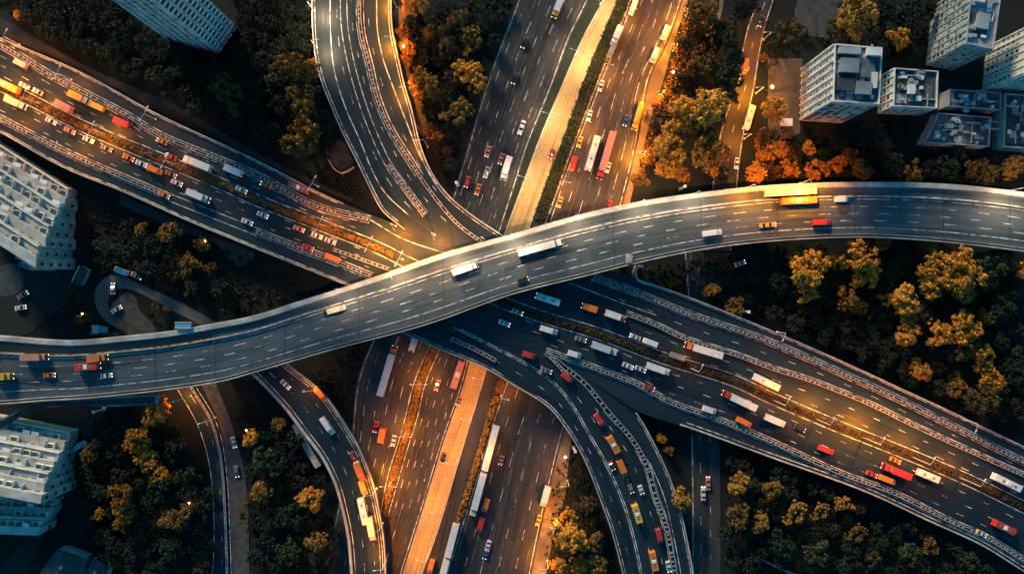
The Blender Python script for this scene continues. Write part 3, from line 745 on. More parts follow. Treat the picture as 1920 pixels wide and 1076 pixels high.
PLACED = []
TREE_WORDS = {'dark': 'dark green', 'green': 'dull green', 'olive': 'olive', 'amber': 'amber', 'yellow': 'yellow', 'rust': 'rust-brown'}
def tree(x, y, r, leaf, place, group, axis='x'):
    rad = r * S * (1.28 if ('right-hand wood' in place and leaf != 'dark') else 1.16)
    z = rad * 1.0
    # a tree seen at (x, y): its crown stands at mid height
    tz = random.uniform(1.25, 1.5) if leaf not in ('dark', 'green') else random.uniform(0.95, 1.1)
    b = W(x, y, rad * 1.1 * tz); b.z = -0.25
    k = random.randrange(len(CROWNS))
    o = empty('tree', b, random.uniform(0, 6.28), (rad, rad * random.uniform(0.9, 1.1), rad * tz))
    o.rotation_euler = (0, 0, random.uniform(0, 6.28))
    tag(o, None, 'tree', group)
    link('trunk', CROWNS[k][2], o); link('crown', crown_mesh(k, leaf), o)
    size = 'small' if r < 15 else ('large' if r > 27 else 'medium-sized')
    register(o, f'{size} {TREE_WORDS[leaf]} tree', place, x, y, axis)
    PLACED.append((x, y, r))

NW = ('in the upper left wood', 'trees of the upper left wood')
for a in [(192, 97, 18, 'green'), (249, 134, 22, 'green'), (298, 137, 25, 'green'), (431, 175, 35, 'olive'), (360, 197, 20, 'green'), (555, 118, 36, 'amber'), (522, 142, 25, 'green'), (566, 184, 31, 'olive'), (545, 160, 22, 'green'),  # both large amber trees are olive ones, leaves brightened in place of sunlight
          (557, 254, 40, 'amber'), (493, 167, 24, 'dark'), (503, 251, 26, 'dark'), (517, 92, 22, 'dark'), (33, 28, 9, 'amber'), (600, 180, 20, 'dark')]: tree(*a, *NW)
NC = ('in the grove right of the top ramp', 'trees of the upper middle grove')
for a in [(779, 13, 26, 'amber'), (855, 32, 20, 'olive'), (811, 57, 18, 'olive'), (843, 90, 19, 'olive'), (886, 77, 25, 'olive'), (903, 53, 16, 'green'), (763, 92, 15, 'amber'), (765, 108, 14, 'amber'), (796, 156, 29, 'yellow'), (800, 182, 20, 'amber'), (848, 144, 21, 'olive'),
          (880, 147, 32, 'amber'), (858, 214, 28, 'olive'), (830, 182, 15, 'green'), (801, 236, 17, 'rust'), (840, 284, 10, 'green'), (814, 255, 16, 'rust'), (830, 314, 9, 'green'), (757, 57, 15, 'rust'), (808, 205, 20, 'dark'), (775, 45, 18, 'dark'), (826, 118, 16, 'dark')]: tree(*a, *NC, 'y')  # the largest amber tree is an olive one, coloured brighter as if sunlit
NE = ('between the upper motorway and avenue', 'trees between the motorway and the avenue')
for a in [(1315, 27, 30, 'rust'), (1360, 57, 28, 'olive'), (1278, 92, 21, 'rust'), (1283, 134, 22, 'rust'), (1323, 124, 23, 'olive'), (1368, 108, 29, 'green'), (1369, 142, 29, 'green'), (1317, 190, 42, 'yellow'), (1276, 222, 32, 'yellow'), (1253, 284, 31, 'amber'), (1318, 234, 25, 'olive'),
          (1331, 288, 36, 'yellow'), (1281, 321, 19, 'amber'), (1251, 314, 22, 'amber'), (1240, 196, 17, 'rust'), (1226, 244, 14, 'rust'), (1200, 336, 17, 'amber'), (1391, 20, 18, 'dark'), (1362, 172, 25, 'green'), (1335, 80, 22, 'dark'), (1300, 60, 20, 'rust'), (1342, 232, 22, 'dark'), (1215, 300, 14, 'rust'), (1265, 170, 16, 'rust'), (1350, 330, 18, 'dark')]: tree(*a, *NE, 'y')
FE = ('around the upper right towers', 'trees around the upper right towers')
for a in [(1473, 67, 32, 'olive'), (1607, 27, 38, 'olive'), (1564, 60, 22, 'olive'), (1687, 70, 22, 'amber'), (1734, 17, 24, 'dark'), (1453, 207, 23, 'amber'), (1460, 281, 18, 'amber'), (1483, 311, 18, 'amber'), (1530, 318, 22, 'amber'), (1570, 308, 18, 'amber'), (1520, 276, 15, 'amber'), (1620, 314, 22, 'rust'),
          (1594, 291, 16, 'olive'), (1674, 311, 22, 'green'), (1711, 321, 21, 'olive'), (1778, 316, 22, 'green'), (1831, 316, 20, 'rust'), (1861, 328, 19, 'rust'), (1905, 316, 25, 'olive'), (1627, 276, 20, 'dark'), (1655, 290, 18, 'dark'), (1745, 318, 20, 'dark'), (1875, 296, 20, 'dark'), (1418, 323, 18, 'amber'), (1430, 290, 14, 'amber'),
          (1660, 20, 24, 'dark'), (1700, 30, 26, 'dark'), (1640, 62, 16, 'dark'), (1660, 95, 16, 'dark'), (1700, 105, 17, 'dark'), (1575, 268, 18, 'dark'), (1550, 290, 16, 'dark'), (1800, 290, 18, 'dark'), (1436, 255, 16, 'rust'), (1430, 110, 10, 'rust'), (1410, 12, 16, 'dark'), (1440, 335, 14, 'dark')]: tree(*a, *FE)
EG = ('in the right-hand wood', 'trees of the right-hand wood')
for a in [(1520, 504, 30, 'yellow'), (1515, 550, 19, 'yellow'), (1570, 494, 21, 'yellow'), (1539, 467, 12, 'amber'), (1624, 476, 31, 'amber'), (1651, 452, 18, 'amber'), (1622, 517, 22, 'yellow'), (1589, 554, 25, 'yellow'), (1609, 576, 15, 'olive'), (1671, 509, 19, 'green'), (1696, 482, 17, 'green'),
          (1758, 506, 31, 'yellow'), (1803, 508, 36, 'yellow'), (1750, 534, 25, 'yellow'), (1808, 540, 24, 'amber'), (1704, 559, 28, 'yellow'), (1665, 563, 16, 'amber'), (1701, 596, 18, 'amber'), (1697, 624, 23, 'amber'), (1811, 616, 27, 'amber'), (1764, 627, 23, 'amber'), (1815, 653, 22, 'olive'), (1780, 660, 18, 'green'),
          (1731, 690, 19, 'amber'), (1843, 673, 22, 'olive'), (1794, 710, 15, 'green'), (1858, 710, 22, 'amber'), (1855, 502, 34, 'green'), (1882, 470, 20, 'green'), (1913, 500, 24, 'amber'), (1855, 590, 16, 'rust'), (1881, 576, 24, 'green'), (1647, 639, 16, 'green'), (1637, 618, 12, 'green'), (1657, 653, 14, 'green'), (1590, 612, 14, 'green'),
          (1467, 524, 22, 'green'), (1838, 742, 30, 'olive'), (1791, 728, 17, 'olive'), (1500, 472, 14, 'rust'), (1765, 475, 16, 'rust'), (1910, 700, 22, 'green'), (1730, 590, 16, 'green')]: tree(*a, *EG)
GAP = ('beside the side road below the flyover', 'trees by the side road')
for a in [(1263, 528, 12, 'amber'), (1336, 547, 15, 'amber'), (1380, 575, 18, 'olive'), (1400, 555, 16, 'dark'), (1420, 515, 18, 'dark')]: tree(*a, *GAP)
SE = ('in the lower right wood', 'trees of the lower right wood')
for a in [(1284, 934, 22, 'olive'), (1381, 905, 24, 'olive'), (1385, 965, 24, 'olive'), (1421, 979, 20, 'olive'), (1446, 918, 20, 'olive'), (1493, 964, 24, 'olive'), (1540, 960, 17, 'olive'), (1584, 943, 18, 'olive'), (1589, 977, 11, 'green'), (1607, 1002, 19, 'olive'), (1644, 990, 13, 'green'), (1637, 1047, 16, 'olive'),
          (1708, 1037, 24, 'green'), (1744, 1026, 18, 'olive'), (1473, 1017, 27, 'green'), (1534, 1037, 26, 'green'), (1590, 1056, 22, 'green'), (1818, 1052, 20, 'green'), (1560, 990, 16, 'dark'), (1680, 1000, 16, 'dark')]: tree(*a, *SE)
BC = ('in the lower middle grove', 'trees of the lower middle grove')
for a in [(1064, 973, 20, 'amber'), (1072, 1020, 31, 'amber'), (1094, 943, 22, 'rust'), (1112, 977, 9, 'amber'), (1122, 1015, 21, 'rust'), (1117, 1060, 22, 'rust'), (1047, 1066, 18, 'amber'), (1087, 908, 17, 'dark'), (1110, 945, 16, 'dark'), (1243, 820, 11, 'amber'), (1255, 845, 10, 'rust'), (1085, 1060, 18, 'amber')]: tree(*a, *BC, 'y')
SM = ('left of the lower left ramp', 'trees left of the lower left ramp')
for a in [(522, 795, 14, 'olive'), (582, 937, 24, 'amber'), (590, 1010, 22, 'rust'), (594, 1040, 18, 'rust'), (500, 862, 30, 'green'), (547, 967, 26, 'green'), (510, 980, 20, 'green'), (540, 1037, 24, 'green'), (490, 923, 20, 'olive'), (500, 1020, 20, 'dark'), (596, 900, 14, 'dark'), (465, 820, 17, 'amber'), (468, 935, 18, 'rust'), (460, 966, 14, 'rust'), (536, 880, 20, 'dark'), (560, 905, 18, 'dark'), (480, 1050, 20, 'green')]: tree(*a, *SM, 'y')
SW = ('in the lower left wood', 'trees of the lower left wood')
for a in [(254, 825, 24, 'amber'), (273, 863, 20, 'amber'), (298, 893, 18, 'amber'), (227, 928, 27, 'amber'), (184, 966, 14, 'amber'), (236, 958, 24, 'amber'), (227, 984, 18, 'olive'), (288, 773, 26, 'amber'), (227, 783, 11, 'rust'), (172, 852, 19, 'rust'), (178, 832, 13, 'rust'), (355, 950, 14, 'amber'), (334, 972, 24, 'rust'), (311, 970, 18, 'rust'), (191, 873, 11, 'green'),
          (338, 890, 22, 'green'), (291, 925, 27, 'green'), (321, 1030, 22, 'green'), (217, 850, 20, 'dark'), (330, 830, 22, 'dark'), (260, 1010, 22, 'dark'), (360, 1000, 20, 'dark'), (215, 1020, 20, 'dark'), (370, 900, 14, 'dark')]: tree(*a, *SW)
WL = ('around the dirt loop', 'trees around the dirt loop')
for a in [(155, 596, 13, 'amber'), (318, 437, 21, 'rust'), (381, 460, 13, 'amber'), (375, 456, 14, 'rust'), (324, 514, 14, 'olive'), (354, 497, 20, 'olive'), (393, 500, 14, 'olive'), (358, 540, 15, 'rust'), (200, 460, 24, 'green'), (195, 485, 18, 'dark'), (291, 574, 10, 'olive'), (311, 581, 7, 'olive'), (277, 507, 20, 'dark'), (314, 494, 18, 'dark'), (268, 432, 14, 'olive'), (240, 470, 20, 'dark'), (285, 465, 20, 'dark'), (410, 540, 20, 'dark'), (240, 425, 16, 'dark'), (140, 560, 14, 'rust'), (280, 590, 9, 'dark'), (330, 465, 16, 'green')]: tree(*a, *WL)

# the dark trees that fill the woods between them
def inside(x, y, poly):
    c = False; n = len(poly)
    for i in range(n):
        x1, y1 = poly[i]; x2, y2 = poly[(i + 1) % n]
        if (y1 > y) != (y2 > y) and x < (x2 - x1) * (y - y1) / (y2 - y1) + x1: c = not c
    return c
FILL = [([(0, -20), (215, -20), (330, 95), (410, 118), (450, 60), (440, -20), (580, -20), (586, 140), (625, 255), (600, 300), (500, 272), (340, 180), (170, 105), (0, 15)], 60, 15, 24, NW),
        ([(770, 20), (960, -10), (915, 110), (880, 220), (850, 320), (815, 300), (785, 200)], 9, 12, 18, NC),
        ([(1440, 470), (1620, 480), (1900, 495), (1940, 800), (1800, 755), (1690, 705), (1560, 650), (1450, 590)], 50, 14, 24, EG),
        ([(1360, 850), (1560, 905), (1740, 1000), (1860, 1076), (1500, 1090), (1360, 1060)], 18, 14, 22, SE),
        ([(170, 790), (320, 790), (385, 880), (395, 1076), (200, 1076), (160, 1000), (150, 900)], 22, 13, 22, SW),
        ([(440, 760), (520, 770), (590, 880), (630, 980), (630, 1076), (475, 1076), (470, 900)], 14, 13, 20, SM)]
EXTRA = []
for poly, n, r0, r1, (place, group) in FILL:
    made = tries = 0
    xs = [p[0] for p in poly]; ys = [p[1] for p in poly]; n = int(n * 1.9)
    while made < n and tries < 4000:
        tries += 1
        x, y = random.uniform(min(xs), max(xs)), random.uniform(min(ys), max(ys)); r = random.uniform(r0, r1)
        if not inside(x, y, poly): continue
        if any((x - a) ** 2 + (y - b) ** 2 < (0.64 * (r + c)) ** 2 for a, b, c in PLACED): continue
        h = max(ys) - min(ys); third = min(2, int(3 * (y - min(ys)) / h))
        if len(PLACED) >= 288: EXTRA.append((x, y, r)); PLACED.append((x, y, r)); made += 1; continue
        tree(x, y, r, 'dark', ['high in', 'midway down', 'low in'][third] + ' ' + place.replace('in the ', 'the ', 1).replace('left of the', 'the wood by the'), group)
        made += 1

# the remaining trees of the dark woods read as one mass
qs, fs, n0 = [], [], 0
for x, y, r in EXTRA:
    q, f, _ = CROWNS[random.randrange(len(CROWNS))]; rad = r * S * 1.08; b = W(x, y, rad * 1.15); a = random.uniform(0, 6.28)
    c_, s_ = math.cos(a), math.sin(a)
    p = np.stack([q[:, 0] * c_ - q[:, 1] * s_, q[:, 0] * s_ + q[:, 1] * c_, q[:, 2]], 1) * rad + np.array([b.x, b.y, -0.25])
    qs.append(p); fs.append(f + n0); n0 += len(q)
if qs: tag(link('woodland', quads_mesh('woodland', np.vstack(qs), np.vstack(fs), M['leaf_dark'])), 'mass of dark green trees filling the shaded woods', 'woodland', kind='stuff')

# undergrowth: low leafy cover that nobody could count
def undergrowth(name, polys, n, mat, label, size=0.42, hgt=0.8, seed=1):
    r = np.random.default_rng(seed); cs, rs = [], []
    area = []
    for poly in polys:
        xs = [p[0] for p in poly]; ys = [p[1] for p in poly]; area.append((max(xs) - min(xs)) * (max(ys) - min(ys)))
    for poly, ar in zip(polys, area):
        xs = [p[0] for p in poly]; ys = [p[1] for p in poly]
        for _ in range(int(n * ar / sum(area))):
            x, y = r.uniform(min(xs), max(xs)), r.uniform(min(ys), max(ys))
            if inside(x, y, poly):
                w = W(x, y, 0); rad = r.uniform(0.4, 1.3)
                cs.append((w.x, w.y, -0.2 + hgt * r.uniform(0, 0.7))); rs.append(rad)
    q, f = leaf_cloud(cs, rs, 9, size, up=0.6, flat=0.6, seed=seed)
    return tag(link(name, quads_mesh(name, q, f, mat)), label, 'undergrowth', kind='stuff')
dark_polys = [p[0] for p in FILL] + [[(170, 400), (300, 420), (480, 490), (600, 545), (440, 590), (330, 555), (230, 510), (160, 520), (100, 620), (150, 560)],
              [(590, 690), (680, 650), (660, 760), (640, 780), (600, 730)], [(1200, 500), (1440, 470), (1430, 600), (1300, 548), (1220, 525)], [(1040, 880), (1075, 850), (1100, 880), (1160, 1076), (1020, 1076)],
              [(1440, 255), (1560, 265), (1750, 285), (1920, 290), (1920, 345), (1440, 335)], [(1575, 0), (1740, 0), (1735, 110), (1660, 130), (1600, 75), (1500, 95), (1440, 130), (1440, 40), (1490, 40), (1550, 75)], [(1590, 225), (1720, 225), (1700, 285), (1560, 270)], [(610, 300), (690, 365), (640, 365), (560, 320)]]
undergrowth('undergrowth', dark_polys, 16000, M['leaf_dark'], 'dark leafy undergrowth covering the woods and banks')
undergrowth('shrubbery', [[(1284, 10), (1345, 0), (1345, 90), (1300, 150), (1262, 200), (1230, 300), (1200, 345), (1192, 345), (1205, 280), (1225, 210), (1250, 150), (1268, 80)], [(1420, 240), (1480, 240), (1500, 335), (1410, 335)]], 2600, M['leaf_rust'],
            'brown scrubby ground cover beside the motorway verge', 0.35, 0.7, 2)

def hedge(a, b, mat, label, height=0.9, dens=10, seed=3, group=None):
    n = int(max(a.L, b.L) * dens); r = np.random.default_rng(seed)
    t = r.uniform(0, 1, n); u = r.uniform(0.08, 0.92, n)[:, None]
    P = a.at(t * a.L) * (1 - u) + b.at(t * b.L) * u; P[:, 2] += r.uniform(0.1, height, n)
    q, f = leaf_cloud(P, r.uniform(0.25, 0.55, n), 8, 0.24, up=0.5, seed=seed)
    return tag(link('hedge', quads_mesh('hedge', q, f, mat)), label, 'hedge', group)
hg = 'hedges in the motorway medians'
hedge(HP.off(1.15).sub(0.0, 0.395), HP.off(-1.15).sub(0.0, 0.395), M['leaf_olive'], 'long clipped hedge in the median of the left motorway', seed=4, group=hg)
hedge(HP.off(1.15).sub(0.47, 1.0), HP.off(-1.15).sub(0.47, 1.0), M['leaf_olive'], 'long clipped hedge in the median of the right motorway', seed=5, group=hg)
hedge(HL, HR, M['leaf_olive'], 'tapering hedge in the lower motorway, between ramp and ochre busway', 0.9, 16, seed=6, group=hg)
hedge(E1.sub(0.60, 0.93), F1.sub(0.60, 0.93), M['leaf_olive'], 'narrow hedge in the lower motorway beside the long white lorries', 0.9, 14, seed=7, group=hg)
hedge(D1.off(-0.6).sub(0.0, 0.40), E1.sub(0.0, 0.40).off(0.5), M['leaf_green'], 'shaggy planted strip right of the pale busway at the top', 0.8, 26, seed=8, group=hg)

# ------------------------------------------------------------------ buildings
def quad_frame(p0, p1):
    d = (p1 - p0); L = d.length; d.normalize(); n = Vector((d.y, -d.x, 0))   # outward normal for a counter-clockwise footprint
    return d, n, L

WIN = {}
def win_mesh(kind, w, h):
    k = (kind, round(w, 2), round(h, 2))
    if k not in WIN:
        ws = []
        for q_, mt in enumerate(('glass', 'glass', 'glass_blue', 'blind', 'glass')):
            m = MB(); m.box(-w / 2, w / 2, -0.06, 0.05, 0, h); m.m = 1
            if q_ == 1: m.box(-w / 2, w * 0.1, -0.075, -0.055, 0, h)
            if q_ == 4: m.box(-w / 2, w / 2, -0.075, -0.055, h * 0.55, h)
            m.box(-w / 2 - 0.1, w / 2 + 0.1, -0.22, 0.02, -0.12, -0.001)
            ws.append(m.mesh('window', [M[mt], M['blind']]))
        WIN[k] = (ws, None)
        b = MB(); bw, dp = w * 0.62, 1.25
        b.box(-bw, bw, -dp, 0.02, -0.5, -0.3)
        b.box(-bw, bw, -dp, -dp + 0.14, -0.3, 0.75)
        b.box(-bw, -bw + 0.14, -dp + 0.14, 0.02, -0.3, 0.75); b.box(bw - 0.14, bw, -dp + 0.14, 0.02, -0.3, 0.75)
        WIN[k] = (WIN[k][0], b.mesh('balcony', M['balcony']))
    return WIN[k]

def place_face(root, p0, d, n, along, z, mesh, name):
    o = link(name, mesh, root)
    X = Matrix(((d.x, -n.x, 0, 0), (d.y, -n.y, 0, 0), (0, 0, 1, 0), (0, 0, 0, 1)))
    o.matrix_local = Matrix.Translation(p0 + d * along + n * 0.02 + Vector((0, 0, z))) @ X
    return o

def tower(name, pts, h, label, cat, faces, wall='white_wall', roof='roof', group=None, units=(), fl=3.0, ribs=()):
    """pts: photo pixels of the footprint at ground level, counter-clockwise in the world"""
    w = [W(x, y, 0) for x, y in pts]
    c = sum(w, Vector()) / len(w)
    root = tag(empty(name, c), label, cat, group)
    q = [p - c for p in w]
    m = MB(); m.prism([(p.x, p.y) for p in q], -0.3, h); m.build('wall', M[wall], root)
    # roof slab, rim and the plant on it
    ctr = Vector((0, 0, 0))
    inset = [p * 0.955 for p in q]
    rf = MB(); rf.prism([(p.x, p.y) for p in inset], h + 0.002, h + 0.12); ro = rf.build('roof', M[roof], root)
    rim = MB()
    for i in range(len(q)):
        a, b = q[i], q[(i + 1) % len(q)]; ai, bi = inset[i], inset[(i + 1) % len(q)]
        rim.ring_loft([[(a.x, a.y, h), (b.x, b.y, h), (bi.x, bi.y, h), (ai.x, ai.y, h)], [(a.x, a.y, h + 1.1), (b.x, b.y, h + 1.1), (bi.x, bi.y, h + 1.1), (ai.x, ai.y, h + 1.1)]])
    rim.build('roof_rim', M['balcony'] if wall == 'white_wall' else M['grey_wall'], root)
    for (u, v, su, sv, hh, mt) in units:
        a = q[0] + (q[1] - q[0]) * u + (q[3] - q[0]) * v
        d, n, _ = quad_frame(q[0], q[1]); X = Matrix.Translation((a.x, a.y, 0)) @ Matrix.Rotation(math.atan2(d.y, d.x), 4, 'Z')
        b = MB(); b.box(-su / 2, su / 2, -sv / 2, sv / 2, h + 0.12, h + hh, X); b.box(-su / 2 - 0.15, su / 2 + 0.15, -sv / 2 - 0.15, sv / 2 + 0.15, h + hh, h + hh + 0.2, X)
        b.build('roof_unit', M[mt], ro)
    if units:
        rr = random.Random(len(pts) * 7 + int(h * 10) + int(pts[0][0]))
        ex, ey = q[1] - q[0], q[3] - q[0]; area = ex.length * ey.length; th = math.atan2(ex.y, ex.x)
        for _ in range(int(10 + area / 14)):
            a = q[0] + ex * rr.uniform(0.1, 0.9) + ey * rr.uniform(0.1, 0.9); X = Matrix.Translation((a.x, a.y, 0)) @ Matrix.Rotation(th + rr.choice((0, 0, math.pi / 2)), 4, 'Z')
            kind = rr.random(); b = MB()
            if kind < 0.40: sx, sy = rr.uniform(0.4, 1.1), rr.uniform(0.4, 0.9); b.box(-sx, sx, -sy, sy, h + 0.1, h + rr.uniform(0.5, 1.3), X); b.build('air_conditioner', M[rr.choice(('white_metal', 'duct', 'roof_pale'))], ro)
            elif kind < 0.62: L_ = rr.uniform(1.5, 4.0); b.tube([X @ Vector((-L_, 0, h + 0.5)), X @ Vector((L_, 0, h + 0.5))], 0.22, 6); b.box(-L_, -L_ + 0.3, -0.2, 0.2, h + 0.1, h + 0.5, X); b.box(L_ - 0.3, L_, -0.2, 0.2, h + 0.1, h + 0.5, X); b.build('duct', M['duct'], ro)
            elif kind < 0.78: b.tube([X @ Vector((0, 0, h + 0.1)), X @ Vector((0, 0, h + 1.6))], rr.uniform(0.5, 0.9), 10); b.build('water_tank', M[rr.choice(('duct', 'grey_wall'))], ro)
            else: sx, sy = rr.uniform(1.0, 2.6), rr.uniform(0.8, 2.0); b.box(-sx, sx, -sy, sy, h + 0.121, h + 0.16 + 0.1 * rr.random(), X); b.build('roof_patch', M[rr.choice(('roof_dark', 'roof_pale', 'roof'))], ro)
    for (fi, bays, balc, ww, wh) in faces:
        a, b = q[fi], q[(fi + 1) % len(q)]; d, n, L = quad_frame(a, b)
        nf = int((h - 2) / fl); gm, bmh = win_mesh('w', ww, wh)
        for f in range(nf):
            for k in range(bays):
                s = (k + 0.5) * L / bays; z = 1.2 + f * fl
                place_face(root, a, d, n, s, z + 0.55, random.choice(gm), 'window')
                if balc and (balc == 1 or (k + f) % 2 == 0): place_face(root, a, d, n, s, z + 0.55, bmh, 'balcony')
    for fi, cnt, depth in ribs:
        a, b = q[fi], q[(fi + 1) % len(q)]; d, n, L = quad_frame(a, b)
        for k in range(cnt + 1):
            p = a + d * min(L - 0.3, max(0.3, k * L / cnt)); X = Matrix.Translation((p.x, p.y, 0)) @ Matrix.Rotation(math.atan2(d.y, d.x), 4, 'Z')
            b_ = MB(); b_.box(-0.25, 0.25, -depth, 0.05, 0, h + 0.6, X); b_.build('pilaster', M['balcony'] if wall == 'white_wall' else M['grey_wall'], root)
    return root

# counter-clockwise in the world = clockwise on the picture reversed: front-left, front-right, back-right, back-left
tower('apartment_tower', [(1500, 226), (1578, 231), (1583, 136), (1503, 129)], 32, 'tall white tower with cluttered flat roof beside the lamp-lit avenue', 'tower',
      [(0, 5, 0, 2.5, 1.9), (3, 7, 0, 0.7, 1.3)], units=[(0.3, 0.62, 6, 4.5, 2.4, 'roof_pale'), (0.68, 0.60, 5, 6, 1.6, 'roof'), (0.25, 0.3, 5.5, 4, 1.5, 'roof_dark'), (0.62, 0.25, 5, 4, 2.2, 'roof_pale'), (0.8, 0.88, 4, 2.5, 3.0, 'white_wall'), (0.3, 0.88, 7, 2, 2.2, 'grey_wall'), (0.85, 0.4, 1.8, 5, 1.8, 'white_wall')], ribs=[(3, 7, 0.5)])
tower('office_block', [(1646, 213), (1725, 217), (1727, 150), (1648, 144)], 12, 'lower square block with dark rimmed roof right of the white tower', 'building',
      [(0, 6, 0, 1.6, 1.5), (3, 5, 0, 1.4, 1.5)], roof='roof_dark', units=[(0.38, 0.45, 2.2, 3.2, 2.0, 'white_wall'), (0.40, 0.25, 1.2, 2.4, 0.9, 'roof_pale'), (0.62, 0.94, 2, 1, 0.9, 'roof_pale')], ribs=[(3, 5, 0.3)])
tower('apartment_tower', [(1737, 122), (1784, 132), (1800, 20), (1748, 14)], 27, 'pale slab tower running off the top edge at upper right', 'tower',
      [(3, 9, 0, 1.0, 1.6), (0, 3, 0, 1.4, 1.2)], wall='grey_wall', roof='roof_pale', units=[(0.5, 0.4, 4, 5, 1.5, 'roof_pale'), (0.3, 0.75, 3, 3, 2.0, 'white_wall')], ribs=[(0, 3, 0.35), (3, 9, 0.3)])
tower('apartment_tower', [(1842, 170), (1915, 178), (1925, 96), (1850, 88)], 25, 'striped slab tower cut off by the right edge below the other tower', 'tower',
      [(3, 8, 0, 1.0, 1.6), (0, 6, 0, 1.2, 1.4)], wall='white_wall', roof='roof', units=[(0.4, 0.5, 4, 4, 1.8, 'roof_pale')], ribs=[(0, 6, 0.6), (3, 6, 0.3)])
tower('warehouse', [(1760, 206), (1857, 213), (1858, 182), (1762, 176)], 6, 'flat teal-roofed shed behind the square dark-roofed block', 'building', [(0, 8, 0, 1.2, 1.2)], 'grey_wall', 'roof', units=[(0.3, 0.5, 2.5, 1.5, 0.8, 'roof_pale'), (0.7, 0.5, 1.5, 1.5, 0.8, 'roof_pale')])
tower('warehouse', [(1718, 272), (1838, 280), (1842, 226), (1745, 218)], 5, 'larger flat-roofed shed in the yard nearest the tree row', 'building', [(0, 10, 0, 1.2, 1.2)], 'grey_wall', 'roof', units=[(0.25, 0.6, 3, 1.5, 0.8, 'roof_pale'), (0.75, 0.3, 1.5, 1.5, 0.8, 'roof_pale'), (0.6, 0.75, 5, 0.5, 0.5, 'roof_pale')])
tower('warehouse', [(1858, 282), (1945, 288), (1945, 190), (1862, 184)], 7, 'dark walled block at the right edge below the striped tower', 'building', [(3, 6, 0, 1.2, 1.2)], 'grey_wall', 'roof_dark', units=[(0.55, 0.55, 5, 4, 1.2, 'roof_pale')])
tower('apartment_tower', [(322, 78), (408, 98), (443, 49), (352, -30)], 70, 'white balconied tower leaning off the top edge at upper left', 'tower',
      [(0, 5, 0, 1.8, 1.7), (1, 4, 1, 1.5, 1.6)], units=[], ribs=[(0, 5, 0.5), (1, 4, 0.6)], fl=3.4)

